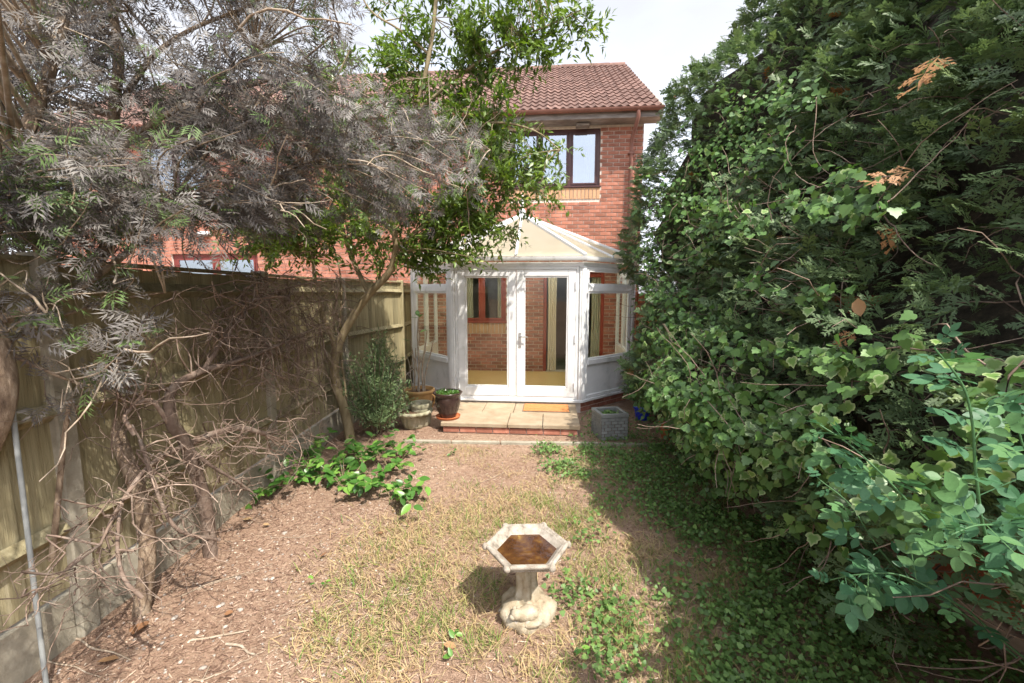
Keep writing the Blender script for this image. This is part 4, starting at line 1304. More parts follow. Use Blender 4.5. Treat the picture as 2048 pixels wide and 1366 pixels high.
for (P, r) in tw:
    c = P[-1]
    ax = P[-1] - P[len(P) // 2]; ax /= np.linalg.norm(ax) + 1e-6
    for s in range(5):
        d = ax * .7 + rng.normal(size=3) * .6 + np.array([0, 0, .15]); d /= np.linalg.norm(d)
        st = P[rng.integers(len(P) // 2, len(P))]
        L = rng.uniform(.14, .32)
        for k in range(13):
            t = k / 12
            pos.append(st + d * L * t + rng.normal(size=3) * .012)
            o = rng.normal(size=3); o -= o.dot(d) * d; o /= np.linalg.norm(o) + 1e-6
            dirs.append(d * .75 + o * .8 + np.array([0, 0, .1]))
pos, dirs = np.array(pos), np.array(dirs)
n = len(pos)
tint = np.clip(rng.normal(.45, .2, n), 0, .92); tint[rng.uniform(size=n) < .02] = 1.0
v, f, a = scatter(T_lance, pos, frames(dirs, rdirs(n, rng) * .8 + np.array([.3, -.3, .9])), rng.uniform(.055, .10, n), tint)
tag(link("crown", np_mesh("crown", v, f, L_green, a), gt), kind="stuff")

# ------------------------------------------------------------------ the purple cut-leaf tree
et = thing("elder_tree", "purple cut leaf tree with pale branches overhanging the left fence", "tree", (-2.02, 1.72, 0))
eo = np.array((-2.02, 1.72, 0.0))
def PE(px, py, y): return np.array(at(px, py, y)) - eo
E_limbs = [limb([(-.36, -.06, -.05), PE(-130, 1040, 1.70), PE(-30, 900, 1.75), PE(8, 790, 1.78), PE(0, 700, 1.8), PE(-30, 560, 1.85), PE(0, 380, 2.0), PE(80, 200, 2.2), PE(130, 20, 2.4), PE(150, -180, 2.5)], .055, .02, 5),
           limb([(-.1, .5, -.05), (-.12, .62, .6), PE(150, 640, 2.45), PE(226, 470, 2.55), PE(236, 330, 2.6), PE(228, 230, 2.6), PE(238, 110, 2.6), PE(222, 0, 2.65), PE(210, -160, 2.7)], .045, .02, 5),
           limb([PE(0, 640, 1.82), PE(120, 600, 2.0), PE(196, 549, 2.2), PE(262, 498, 2.4), PE(330, 420, 2.6), PE(420, 300, 2.9), PE(540, 190, 3.1), PE(660, 130, 3.3)], .022, .006, 5),
           limb([PE(236, 300, 2.6), PE(330, 230, 2.75), PE(430, 190, 2.9), PE(560, 150, 3.0), PE(680, 60, 3.1)], .02, .005, 5),
           limb([PE(228, 230, 2.6), PE(300, 120, 2.7), PE(380, 60, 2.8), PE(500, 10, 2.9), PE(620, -60, 3.0)], .018, .005, 5),
           limb([PE(330, 420, 2.6), PE(460, 390, 3.0), PE(600, 330, 3.3), PE(740, 290, 3.6), PE(880, 270, 3.8), PE(980, 300, 3.9)], .016, .004, 5),
           limb([PE(390, 230, 2.75), PE(405, 200, 2.73), PE(425, 165, 2.72), PE(462, 140, 2.7), PE(508, 106, 2.7)], .014, .008, 5),
           limb([PE(0, 690, 1.8), PE(60, 660, 1.95), PE(130, 630, 2.1), PE(230, 600, 2.25), PE(330, 585, 2.4)], .014, .004, 5),
           limb([PE(6, 700, 1.8), PE(90, 740, 1.9), PE(170, 770, 2.0), PE(240, 770, 2.1)], .011, .003, 5),
           limb([PE(140, 800, 2.02), PE(128, 880, 2.0), PE(118, 980, 1.98), PE(104, 1120, 1.95)], .010, .014, 4),
           limb([PE(150, 640, 2.45), PE(60, 470, 2.2), PE(20, 330, 2.2), PE(-20, 180, 2.2)], .018, .006, 5)]
V, F = tube_arrays(E_limbs, 8)
link("trunk", np_mesh("trunk", V, F, M_bark_elder, smooth=True), et)
rng = np.random.default_rng(21)
nodes = np.concatenate([l[0][len(l[0]) // 3:] for l in E_limbs if len(l[0]) > 14])
CL = []
def adde(poly, n, y0, y1):
    xs_, ys_ = [p[0] for p in poly], [p[1] for p in poly]
    k = tries = 0
    while k < n and tries < 20000:
        tries += 1
        px, py = rng.uniform(min(xs_), max(xs_)), rng.uniform(min(ys_), max(ys_))
        if not in_poly(px, py, poly): continue
        if 275 < px < 420 and 300 < py < 385 and rng.uniform() < .8: continue
        y = rng.uniform(y0, y1)
        P = np.array(at(px, py, y))
        if P[0] - .5 * P[2] > -1.55 and rng.uniform() < .85: continue      # keeps the middle of the lawn in the sun
        if P[0] < -2.15 and P[2] < 2.1: continue                            # not through the fence
        CL.append(P - eo); k += 1
adde([(-200, -250), (690, -250), (700, 20), (730, 60), (690, 210), (600, 300), (420, 300), (-200, 300)], 250, 2.1, 3.6)
adde([(300, 200), (720, 190), (860, 215), (985, 290), (985, 350), (880, 420), (760, 440), (600, 450), (520, 430), (420, 400), (300, 300)], 190, 2.8, 4.3)
adde([(-150, 280), (280, 280), (270, 380), (450, 420), (330, 445), (200, 460), (-150, 460)], 85, 1.9, 2.9)
adde([(-120, 430), (250, 430), (230, 520), (-120, 540)], 22, 1.9, 2.7)
adde([(200, 380), (560, 390), (560, 450), (420, 440), (200, 450)], 55, 2.4, 3.4)
adde([(-120, 540), (150, 540), (330, 560), (330, 640), (220, 720), (60, 740), (-120, 720)], 15, 1.8, 2.2)
adde([(20, 720), (230, 740), (240, 800), (60, 800)], 4, 1.85, 2.1)
for _ in range(60):      # the crown goes on beside and behind the camera, shading the near fence
    y_ = rng.uniform(.3, 1.5)
    CL.append(np.array([rng.uniform(-2.5, -1.3 * y_ - .15), y_, rng.uniform(2.15, 3.6)]) - eo)
CL = np.array(CL)
tw = link_twigs(nodes, CL, rng, .0045, .08)
bare = []
for k in range(150):
    c = CL[rng.integers(0, len(CL))]
    bare.append(wander(c, rng.normal(size=3) + np.array([.4, 0, .2]), rng.uniform(.25, .6), rng.uniform(.003, .007), rng, 8, .22))
V, F = tube_arrays(tw + bare, 5)
tag(link("twigs", np_mesh("twigs", V, F, M_bark_pale, smooth=True), et), kind="stuff")
def cut_leaf(nl=9):
    vs, fs, E = [], [], []
    def strip(a, b, w, sag=0.0):
        a, b = np.array(a, float), np.array(b, float)
        d = (b - a)[:2]; nrm = np.array([-d[1], d[0]]) / (np.linalg.norm(d) + 1e-9) * w
        m = a * .6 + b * .4
        o = len(vs)
        vs.extend([tuple(a), (m[0] + nrm[0], m[1] + nrm[1], m[2] + .01), (m[0] - nrm[0], m[1] - nrm[1], m[2] + .01), (b[0], b[1], b[2] - sag)])
        E.extend([0, .5, .5, 1]); fs.extend([(o, o + 2, o + 1), (o + 1, o + 2, o + 3)])
    strip((0, 0, 0), (0, .8, -.03), .012)
    strip((0, .75, 0), (0, 1.22, -.12), .045)
    for i in range(nl // 2):
        t = .15 + .6 * i / (nl // 2 - 1)
        for s in (-1, 1):
            tip = (s * .42, t + .30, -.10)
            strip((0, t, 0), tip, .036, .02)
            strip((s * .16, t + .11, -.02), (s * .30, t + .36, -.09), .02, .01)
    return np.array(vs, float), np.array(fs), np.array(E, float)
T_cut = cut_leaf()
pos, dirs = [], []
for (P, r) in tw:
    ax = P[-1] - P[-3]; ax /= np.linalg.norm(ax) + 1e-6
    m = len(P)
    for k in range(22 if P[-1][2] > 2.1 else 9):
        i = min(m - 1, int(m * (.45 + .55 * rng.uniform()) ** .7))
        pos.append(P[i] + rng.normal(size=3) * (.05 if k < 9 else .09))
        o = rng.normal(size=3)
        dirs.append(ax * .5 + o / np.linalg.norm(o) * .9 + np.array([.05, -.05, -.15]))
pos, dirs = np.array(pos), np.array(dirs)
n = len(pos)
tint = np.clip(rng.normal(.48, .2, n), 0, .88)
far_left = (pos[:, 0] + eo[0] < -1.9) & (pos[:, 2] < 2.75)
tint[rng.uniform(size=n) < np.where(far_left, .3, .10)] = .98
v, f, a = scatter(T_cut, pos, frames(dirs, rdirs(n, rng) * .7 + np.array([.35, -.35, .9])), rng.uniform(.05, .135, n), tint)
tag(link("crown", np_mesh("crown", v, f, L_elder, a), et), kind="stuff")

# ------------------------------------------------------------------ dead tangled shrub on the left fence
ds_o = np.array((-2.1, 2.75, 0.0))
ds = thing("dead_shrub", "dead brown shrub with tangled bare twigs against the left fence", "shrub", tuple(ds_o))
def PD(px, py, X): return np.array(at_x(px, py, X)) - ds_o
rng = np.random.default_rng(33)
D_limbs = [limb([(0, .02, -.05), (0.01, .0, .4), PD(372, 890, -2.1), PD(344, 850, -2.1), PD(338, 800, -2.1), PD(355, 768, -2.08), PD(405, 742, -2.05), PD(455, 728, -2.0), PD(515, 708, -1.98), PD(580, 680, -1.95), PD(640, 650, -1.95)], .045, .007, 5),
           limb([PD(372, 890, -2.1), PD(430, 866, -2.05), PD(480, 856, -2.0), PD(530, 868, -1.95)], .024, .02, 4),
           limb([PD(340, 850, -2.1), PD(300, 800, -2.12), PD(250, 830, -2.1), PD(270, 870, -2.05)], .014, .012, 4),
           limb([PD(405, 742, -2.05), PD(470, 650, -2.05), PD(520, 600, -2.05), PD(600, 570, -2.0), PD(680, 560, -1.95)], .016, .005, 4),
           limb([PD(372, 890, -2.1), PD(300, 930, -2.0), PD(240, 1010, -1.95), PD(200, 1090, -1.9)], .016, .006, 4),
           limb([PD(372, 890, -2.1), PD(420, 930, -2.0), PD(470, 960, -1.92), PD(505, 985, -1.88)], .014, .007, 4),
           limb([PD(300, 930, -2.0), PD(280, 880, -2.0), PD(320, 1000, -1.9), PD(360, 1062, -1.8), PD(440, 1080, -1.7)], .009, .010, 4),
           limb([PD(240, 1010, -1.95), PD(235, 1100, -1.85), PD(250, 1160, -1.75), PD(285, 1195, -1.68)], .008, .009, 4)]
V, F = tube_arrays(D_limbs, 7)
link("trunk", np_mesh("trunk", V, F, M_bark_dead, smooth=True), ds)
nodes = np.concatenate([l[0][3:] for l in D_limbs])
twg = []
def keep(l):      # stay in front of the fence boards and above the soil
    l[0][:, 0] = np.maximum(l[0][:, 0] + ds_o[0], -2.2) - ds_o[0]
    l[0][:, 2] = np.maximum(l[0][:, 2], .02)
    return l
spots = [(540, 600, 100, 70, 190, -2.04), (630, 640, 80, 80, 150, -2.0), (500, 670, 90, 70, 130, -2.06), (570, 740, 100, 70, 130, -2.02), (420, 640, 90, 70, 60, -2.1), (430, 900, 110, 60, 70, -2.02), (330, 940, 120, 70, 60, -2.0), (230, 1040, 90, 80, 44, -1.95), (330, 1060, 90, 60, 26, -1.88), (560, 880, 90, 60, 60, -1.97), (170, 1140, 90, 60, 30, -1.95), (470, 960, 70, 40, 30, -1.95), (610, 820, 70, 60, 70, -2.0), (250, 760, 110, 80, 50, -2.1), (80, 1180, 60, 60, 20, -1.98)]
for (px, py, sx, sy, k, X) in spots:
    for _ in range(int(k * (.52 if py < 800 else .4))):
        P = PD(min(px + rng.normal() * sx * .5, 800), py + rng.normal() * sy * .5, X + rng.normal() * .05)
        j = np.argmin(np.linalg.norm(nodes - P, axis=1))
        if rng.uniform() < .35:
            a = nodes[j]
            twg.append(keep((curve([a, (a + P) / 2 + rng.normal(size=3) * .05, P], 4), np.linspace(.006, .003, 9))))
        d = rng.normal(size=3) * np.array([.4, 1, .8]) + np.array([.25, 0, -.35])
        L = rng.uniform(.2, .6)
        l = keep(wander(P, d, L, rng.uniform(.0018, .0056), rng, 8, .38, .03))
        twg.append(l)
        for q in range(2):
            b = l[0][rng.integers(2, 7)]
            twg.append(keep(wander(b, rng.normal(size=3) + np.array([0, 0, -.2]), L * .5, .0018, rng, 5, .4)))
V, F = tube_arrays(twg, 4)
tag(link("twigs", np_mesh("twigs", V, F, M_bark_dead, smooth=True), ds), kind="stuff")

# ------------------------------------------------------------------ grey-green shrub by the pots
rs = thing("rosemary_shrub", "grey green fine leaved shrub between tree trunk and plant pots", "shrub", (-1.78, 5.45, 0))
rng = np.random.default_rng(8)
lines, pos, dirs = [], [], []
for k in range(110):
    a = rng.uniform(0, 2 * np.pi); lean = rng.uniform(.05, .46)
    tgt = np.array([lean * math.cos(a) * 1.0, lean * math.sin(a) * 1.25, rng.uniform(.4, 1.3) * (1.15 - lean)])
    P = curve([(0.02 * math.cos(a), 0.02 * math.sin(a), -.03), tgt * np.array([.5, .5, .55]) + rng.normal(size=3) * .02, tgt], 5)
    lines.append((P, np.linspace(.007, .002, len(P))))
    for t in np.linspace(.35, 1, 46):
        i = t * (len(P) - 1); j = min(int(i), len(P) - 2)
        b = P[j] + (P[j + 1] - P[j]) * (i - j)
        for q in range(2):
            o = rng.normal(size=3); pos.append(b + o * .03); dirs.append(o + np.array([0, 0, .6]))
V, F = tube_arrays(lines, 5)
link("stems", np_mesh("stems", V, F, M_bark_dead, smooth=True), rs)
pos, dirs = np.array(pos), np.array(dirs); n = len(pos)
Tn = (T_lance[0] * np.array([.7, 1, 1]), T_lance[1], T_lance[2])
v, f, a = scatter(Tn, pos, frames(dirs, rdirs(n, rng) + np.array([0, 0, 1.])), rng.uniform(.04, .07, n), np.clip(rng.normal(.5, .22, n), 0, 1))
tag(link("foliage", np_mesh("foliage", v, f, L_rosemary, a), rs), kind="stuff")

# ------------------------------------------------------------------ broad-leaved plants along the foot of the left fence
rng = np.random.default_rng(13)
lmesh = [leaf_obj_mesh("leaf", oval(.26, 4, -.15, .06), L_laurel, t) for t in (.15, .4, .6, .75, 1.0)]
spots = [((555, 985), 30, "leafy green seedling under the dead twigs beside the gravel board"), ((645, 960), 44, "broad leaved green plant sprawling below the tree trunk"),
         ((720, 930), 52, "bushy green broad leaved plant at the foot of the curved trunk"), ((800, 920), 30, "green plant with drooping pale stems beside the edging stones"),
         ((790, 1005), 30, "low green plant at the sunny edge of the dry lawn"), ((735, 985), 42, "green plant spreading over bare soil towards the lawn"),
         ((690, 975), 34, "green plant between sprawling stems and bare soil near the dead shrub"), ((620, 915), 30, "leafy green plant close against the gravel board by the trunk"),
         ((780, 940), 24, "light green plant where the soil meets the edging stones"), ((895, 915), 8, "small upright green weed in bare soil before the doorstep"),
         ((1175, 1310), 5, "small green weed on bare soil near the bird bath"), ((905, 1300), 9, "small clump of green weed beside fallen orange leaf"),
         ((640, 1180), 5, "tiny green seedling alone on bare pebbly soil")]
for i, ((px, py), nl, lab) in enumerate(spots):
    nl = int(nl * 1.7) if nl > 10 else nl
    g = on_ground(px, py)
    pl_ = thing("leafy_plant", lab, "plant", tuple(g))
    small = nl < 10
    stems = []
    ns = max(2, nl // 5)
    tips = []
    for k in range(ns):
        a = rng.uniform(0, 2 * np.pi); L = rng.uniform(.15, .42) * (.35 if small else 1)
        e = np.array([math.cos(a) * L, math.sin(a) * L, rng.uniform(.08, .26) * (.3 if small else 1)])
        P = curve([(0, 0, -.02), e * .5 + np.array([0, 0, .06 * (.3 if small else 1)]), e], 5)
        stems.append((P, np.linspace(.0045, .002, len(P)))); tips.append(P)
    V, F = tube_arrays(stems, 5)
    link("stems", np_mesh("stems", V, F, M_bark_green, smooth=True), pl_)
    for k in range(nl):
        P = tips[k % ns]; b = P[rng.integers(3, len(P))]
        o = link("leaf", lmesh[rng.integers(0, 5)], pl_, b)
        d = rng.normal(size=3) * np.array([1, 1, .35]) + np.array([.1, -.1, .1])
        o.rotation_euler = mat_from_dir(d, (rng.uniform(-.3, .5), rng.uniform(-.8, .0), 1)).to_euler()
        s = rng.uniform(.06, .12) * (.45 if small else 1); o.scale = (s, s, s)

# ------------------------------------------------------------------ the conifer hedge on the right
FAR = np.array([(0, 1.95), (.6, 1.72), (.9, 1.95), (1.9, 1.98), (2.2, 1.78), (2.85, 1.76), (4.65, 2.2), (5.24, 3.0), (5.8, 3.3), (6.5, 3.85), (7.4, 4.8)])
def Xf(y, Z):
    y = np.asarray(y, float); Z = np.asarray(Z, float)
    near = np.where(Z < 1.0, 1.39 + .5 * (1.0 - Z), .88 + .505 * Z)
    far = np.interp(Z, FAR[:, 0], FAR[:, 1])
    t = np.clip((y - 4.9) / 1.2, 0, 1); t = t * t * (3 - 2 * t)
    lump = .07 * np.sin(2.9 * y + 1.7 * Z) + .06 * np.sin(5.1 * Z - 2.3 * y + 1) + .04 * np.sin(9 * y + 4 * Z) + .03 * np.sin(13 * Z + 7 * y)
    return near * (1 - t) + far * t + lump
def hedge_hit(px, py, off=0.0):
    d = ray(px, py)
    for s in np.arange(.8, 12, .02):
        p = Vector((0, 0, CAMH)) + d * s
        if p.x > float(Xf(p.y, p.z)) - off: return np.array(p)
        if p.y > 7.0 or p.z < 0: return None
    return None
def spray_template(nb, fine, seed):
    """a flat, slightly bent conifer spray with uneven side branchlets"""
    q = random.Random(seed)
    vs, fs, E = [], [], []
    bend = q.uniform(-.22, .22)
    def axis(t): return np.array([bend * t * t, t, -.10 * t * t])
    def tri(a, b, w):
        a, b = np.array(a, float), np.array(b, float)
        d = (b - a)[:2]; nn = np.array([-d[1], d[0]]) / (np.linalg.norm(d) + 1e-9) * w
        m = a * .5 + b * .5; o = len(vs)
        vs.extend([tuple(a), (m[0] + nn[0], m[1] + nn[1], m[2] + .012), (m[0] - nn[0], m[1] - nn[1], m[2] + .012), tuple(b)]); E.extend([0, .5, .5, 1])
        fs.extend([(o, o + 2, o + 1), (o + 1, o + 2, o + 3)])
    tri(axis(0), axis(.55), .03); tri(axis(.5), axis(1.0), .035)
    for i in range(nb):
        for s_ in (-1, 1):
            t = .06 + .86 * (i + q.uniform(-.3, .3)) / nb
            L = (.40 * (1 - .62 * t) + .05) * q.uniform(.6, 1.25)
            a = axis(t); an = math.radians(q.uniform(36, 58))
            d = np.array([s_ * math.sin(an), math.cos(an), q.uniform(-.25, .05)])
            tri(a, a + d * L, .032 if fine else .055)
            if fine and L > .16:
                for f_ in (.35, .6, .8):
                    m = a + d * L * f_
                    for g in (-1, 1):
                        if q.uniform(0, 1) < .25: continue
                        a2 = an * s_ + g * math.radians(q.uniform(35, 55))
                        tri(m, m + np.array([math.sin(a2), math.cos(a2), q.uniform(-.2, .1)]) * L * q.uniform(.26, .42) * (1.15 - f_ * .5), .026)
    return np.array(vs, float), np.array(fs), np.array(E, float)
T_fine = [spray_template(6, True, k) for k in range(4)]
T_plain = [spray_template(8, False, 10 + k) for k in range(3)]
def scatter_many(tm, pos, Rm, sc, tint, rng):
    w = rng.integers(0, len(tm), len(pos)); parts = []
    for k, t in enumerate(tm):
        i = np.where(w == k)[0]
        if len(i): parts.append(scatter(t, pos[i], Rm[i], sc[i], tint[i]))
    return merge(parts)
trees = [(-1.2, "dark conifer at the end of the hedge furthest from the house"), (.5, "dark green conifer in the hedge behind the rose stems"), (2.1, "conifer with brown dead sprays in the middle of the hedge"),
         (3.6, "conifer half covered by variegated ivy in the hedge"), (5.0, "conifer with sunlit tips in the hedge near the house"), (6.3, "tall conifer at the house end of the hedge beside conservatory")]
rng = np.random.default_rng(77)
for ti, (yi, lab) in enumerate(trees):
    Xt = 4.3
    top = [6.9, 6.8, 7.0, 6.9, 7.1, 7.0][ti]
    half = .95 if ti < 5 else .72
    ct = thing("conifer_tree", lab, "tree", (Xt, yi, 0), group="conifers of the tall hedge on the right")
    org = np.array((Xt, yi, 0.0))
    mb = MB().tube([(0, 0, -.1), (.02, 0, 1.5), (-.02, .02, 3.5), (0, 0, top - .6)], [.14, .12, .08, .02], 10)
    mb.build("trunk", M_bark_dead, ct, smooth=True)
    # solid core for the dead inner twigs, coloured dark as shade behind the sprays
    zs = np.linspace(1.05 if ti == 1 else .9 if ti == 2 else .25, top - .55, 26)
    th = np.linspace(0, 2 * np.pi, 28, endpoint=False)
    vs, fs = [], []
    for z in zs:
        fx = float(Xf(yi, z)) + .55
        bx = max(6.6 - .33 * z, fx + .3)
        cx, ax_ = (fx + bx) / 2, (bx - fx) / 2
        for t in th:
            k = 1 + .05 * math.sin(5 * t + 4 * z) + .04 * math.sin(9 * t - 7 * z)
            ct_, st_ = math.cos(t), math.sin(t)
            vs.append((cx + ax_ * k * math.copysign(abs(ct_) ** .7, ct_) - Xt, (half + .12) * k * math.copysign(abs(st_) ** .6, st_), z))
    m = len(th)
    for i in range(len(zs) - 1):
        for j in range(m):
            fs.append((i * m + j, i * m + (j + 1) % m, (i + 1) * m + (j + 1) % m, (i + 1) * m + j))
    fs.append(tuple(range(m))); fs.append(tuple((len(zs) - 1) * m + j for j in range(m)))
    MB().add(vs, fs).build("twig_shade_core", M_core, ct, smooth=True, angle=180)
    # leaf sprays
    n = [1200, 3600, 4600, 4200, 3600, 3400][ti]
    yy = rng.uniform(yi - half - .1, yi + half + .1, n); ZZ = rng.uniform(.35, top, n)
    dep = rng.exponential(.13, n)
    X = Xf(yy, ZZ) + .22 * ((yy - yi) / half) ** 2 + dep
    # top closes over
    X += np.maximum(0, ZZ - (top - .7)) * .8
    pos = np.stack([X, yy, ZZ], -1)
    if ti == 5:
        gap = (ZZ > .85) & (ZZ < 1.9) & (yy > 5.7)
        pos = pos[~gap]
    low = (pos[:, 1] > .7) & (pos[:, 1] < 1.6) & (pos[:, 2] < .9)      # the red fence shows below the nearest sprays
    pos = pos[~low]
    dirs = np.array([-.8, 0, .25]) + rng.normal(size=(len(pos), 3)) * np.array([.35, .6, .45])
    nr = np.array([-.35, -.2, 1.0]) + rng.normal(size=(len(pos), 3)) * .45
    # top / back sprays, loose
    k2 = 700
    zt = rng.uniform(2.2, top + .15, k2); yt = rng.uniform(yi - half, yi + half, k2)
    fx = Xf(yt, zt); bx = np.maximum(6.6 - .33 * zt, fx + .3)
    xt = fx + .2 + (bx - fx) * rng.uniform(0, 1, k2) * np.where(zt > top - .8, 1, 1)
    ysgn = np.where(rng.uniform(size=k2) < .5, -1, 1)
    yt = np.where(zt > top - .7, yt, yi + ysgn * (half + .08) * rng.uniform(.9, 1.08, k2))
    pos = np.concatenate([pos, np.stack([xt, yt, zt], -1)])
    d2 = rng.normal(size=(k2, 3)) * .5 + np.stack([-.2 * np.ones(k2), np.where(zt > top - .7, 0, ysgn) * .7, .7 * np.ones(k2)], -1)
    dirs = np.concatenate([dirs, d2]); nr = np.concatenate([nr, rng.normal(size=(k2, 3)) * .6 + np.array([-.3, -.2, .8])])
    n = len(pos)
    tint = np.clip(rng.normal(.45, .2, n), 0, .92)
    tint[rng.uniform(size=n) < .006] = .98
    Fr = frames(dirs, nr); size = rng.uniform(.09, .21, n)
    nearm = (np.linalg.norm(pos - np.array([0, 0, CAMH]), axis=1) < 4.3) & (pos[:, 1] > .3)
    v, f, a = merge([scatter_many(tm, (pos - org)[mk], Fr[mk], size[mk], tint[mk], rng) for tm, mk in ((T_fine, nearm), (T_plain, ~nearm)) if mk.any()])
    tag(link("crown", np_mesh("crown", v, f, L_conifer, a), ct), kind="stuff")
    # bare inner twigs showing at the face
    lines = []
    for k in range(220):
        y_, z_ = rng.uniform(yi - half, yi + half), rng.uniform(.3, 3.4)
        p = np.array([float(Xf(y_, z_)) + .28, y_, z_]) - org
        lines.append(wander(p, np.array([-.8, rng.normal() * .8, rng.normal() * .4 + .1]), rng.uniform(.25, .55), .004, rng, 7, .3))
    V, F = tube_arrays(lines, 4)
    tag(link("twigs", np_mesh("twigs", V, F, M_bark_dead, smooth=True), ct), kind="stuff")
# a few large dead brown sprays
dsm = np_mesh("dead_spray", T_fine[1][0], T_fine[1][1], L_conifer, {"tint": np.full(len(T_fine[1][0]), 1.0), "edge": T_fine[1][2]})
for (px, py, s, d, lab) in ((1880, 110, .34, (-.6, -.2, -.5), "large brown dead conifer spray high on the hedge"), (1830, 340, .22, (-.8, .2, -.1), "brown dead conifer spray lying among green sprays in mid hedge"), (1770, 450, .14, (0, -.2, -1), "small hanging brown dead conifer tip in the hedge")):
    h = hedge_hit(px, py, .10)
    if h is not None:
        o = link("dead_spray", dsm, None, h); o.rotation_euler = mat_from_dir(d, (-.8, -.4, .4)).to_euler(); o.scale = (s, s, s)
        tag(o, lab, "branch")

# ------------------------------------------------------------------ ivy climbing over the hedge
ivy = thing("ivy", "variegated ivy climbing over the lower conifers of the hedge", "ivy", (1.9, 4.0, 0))
io = np.array((1.9, 4.0, 0.0))
rng = np.random.default_rng(91)
patches = [(1480, 250, 70, 40, 90), (1410, 320, 60, 45, 110), (1345, 410, 45, 50, 140), (1300, 500, 30, 60, 120), (1500, 200, 60, 25, 60), (1590, 190, 50, 30, 50), (1510, 300, 60, 40, 70), (1440, 420, 60, 40, 90), (1690, 365, 45, 35, 45), (1600, 400, 60, 30, 50), (1390, 500, 50, 40, 90), (1480, 440, 50, 30, 60),
           (1560, 690, 35, 35, 40), (1640, 590, 50, 25, 30), (1500, 560, 40, 30, 40), (1320, 600, 40, 60, 130), (1330, 690, 50, 60, 160), (1400, 640, 50, 40, 70), (1450, 700, 50, 40, 60), (1300, 780, 30, 50, 160), (1360, 800, 50, 50, 170), (1440, 790, 50, 40, 90), (1520, 790, 50, 40, 70), (1640, 720, 60, 25, 60), (1720, 745, 40, 30, 50),
           (1560, 850, 60, 40, 80), (1450, 870, 60, 40, 110), (1390, 880, 50, 40, 110), (1640, 820, 60, 40, 60), (1530, 930, 60, 30, 80), (1620, 900, 50, 40, 60), (1700, 950, 70, 40, 60), (1800, 700, 80, 40, 40), (1950, 760, 60, 50, 40), (1850, 1000, 80, 60, 60), (1450, 960, 60, 30, 90), (1660, 1050, 90, 40, 70), (1960, 880, 60, 60, 40), (1720, 420, 60, 20, 30)]
pos = []
for (px, py, sx, sy, k) in patches:
    for _ in range(int(k * (1.5 if px < 1480 or py < 520 else .85))):
        h = hedge_hit(px + rng.normal() * sx * .6, py + rng.normal() * sy * .6, rng.uniform(.03, .14) if py > 450 else rng.uniform(.1, .3))
        if h is not None and h[2] > .03: pos.append(h)
pos = np.array(pos)
pos += rng.normal(size=pos.shape) * .02
n = len(pos)
dirs = np.array([-.25, -.25, -.55]) + rng.normal(size=(n, 3)) * .5
nr = np.array([-.75, -.45, .5]) + rng.normal(size=(n, 3)) * .4
tint = np.clip(rng.normal(.5, .25, n), 0, 1)
size = rng.uniform(.028, .07, n)
Rm = frames(dirs, nr)
dist = np.linalg.norm(pos - np.array([0, 0, CAMH]), axis=1)
order = np.argsort(-(size / dist))
ivm = [leaf_obj_mesh("leaf", T_ivy, L_ivy, t) for t in (.1, .3, .5, .65, .85, 1.0)]
for i in order[:300]:
    o = link("leaf", ivm[int(min(5, tint[i] * 6))], ivy, pos[i] - io)
    o.rotation_euler = Matrix(Rm[i].tolist()).to_euler(); o.scale = (size[i],) * 3
rest = order[300:]
v, f, a = scatter(T_ivy, pos[rest] - io, Rm[rest], size[rest], tint[rest])
tag(link("leaves", np_mesh("leaves", v, f, L_ivy, a), ivy), kind="stuff")
lines = []
for k in range(150):
    p = pos[rng.integers(0, n)] + np.array([.06, 0, 0])
    lines.append(wander(p - io, np.array([rng.normal() * .2, rng.normal(), rng.normal() * .6]), rng.uniform(.3, .7), .004, rng, 9, .22))
V, F = tube_arrays(lines, 4)
tag(link("vine_stems", np_mesh("vine_stems", V, F, M_bark_dead, smooth=True), ivy), kind="stuff")

# ------------------------------------------------------------------ rose stems in the right foreground
rose = thing("rose_bush", "green rose stems with leaflets arching from the right foreground", "rose bush", (1.25, .95, 0))
ro = np.array((1.25, .95, 0.0))
def PR(px, py, y): return np.array(at(px, py, y)) - ro
rng = np.random.default_rng(17)
R_l = [limb([(.6, 0, -.03), (.55, .02, .5), PR(2050, 1200, 1.03), PR(1975, 1080, 1.02), PR(1952, 950, 1.02), PR(1945, 850, 1.02), PR(1925, 770, 1.03), PR(1868, 695, 1.05)], .005, .0022, 6),
       limb([(.6, .05, -.03), (.55, .08, .5), PR(2010, 1160, 1.08), PR(1860, 1045, 1.1), PR(1765, 950, 1.14), PR(1700, 890, 1.2), PR(1640, 850, 1.25)], .0045, .002, 6),
       limb([(.6, .02, -.03), (.6, .03, .55), PR(2120, 1120, 1.0), PR(2040, 1060, .98), PR(1960, 1050, .96), PR(1900, 1070, .95)], .004, .002, 6),
       limb([(.6, .1, -.03), (.6, .2, .45), PR(1980, 1260, 1.2), PR(1900, 1200, 1.2), PR(1800, 1150, 1.25), PR(1710, 1150, 1.3), PR(1660, 1160, 1.35)], .004, .002, 6),
       limb([(.6, .05, -.03), (.5, .1, .6), PR(2130, 1000, 1.05), PR(2050, 900, 1.08), PR(2030, 800, 1.1)], .004, .002, 6),
       limb([(.7, .2, -.03), (.6, .3, .45), PR(1930, 1230, 1.4), PR(1830, 1170, 1.42), PR(1760, 1100, 1.4), PR(1700, 1010, 1.45), PR(1640, 960, 1.5)], .005, .002, 6)]
V, F = tube_arrays(R_l, 7)
link("stems", np_mesh("stems", V, F, L_rose, {"tint": np.full(len(V), .7), "edge": np.zeros(len(V))}, smooth=True), rose)
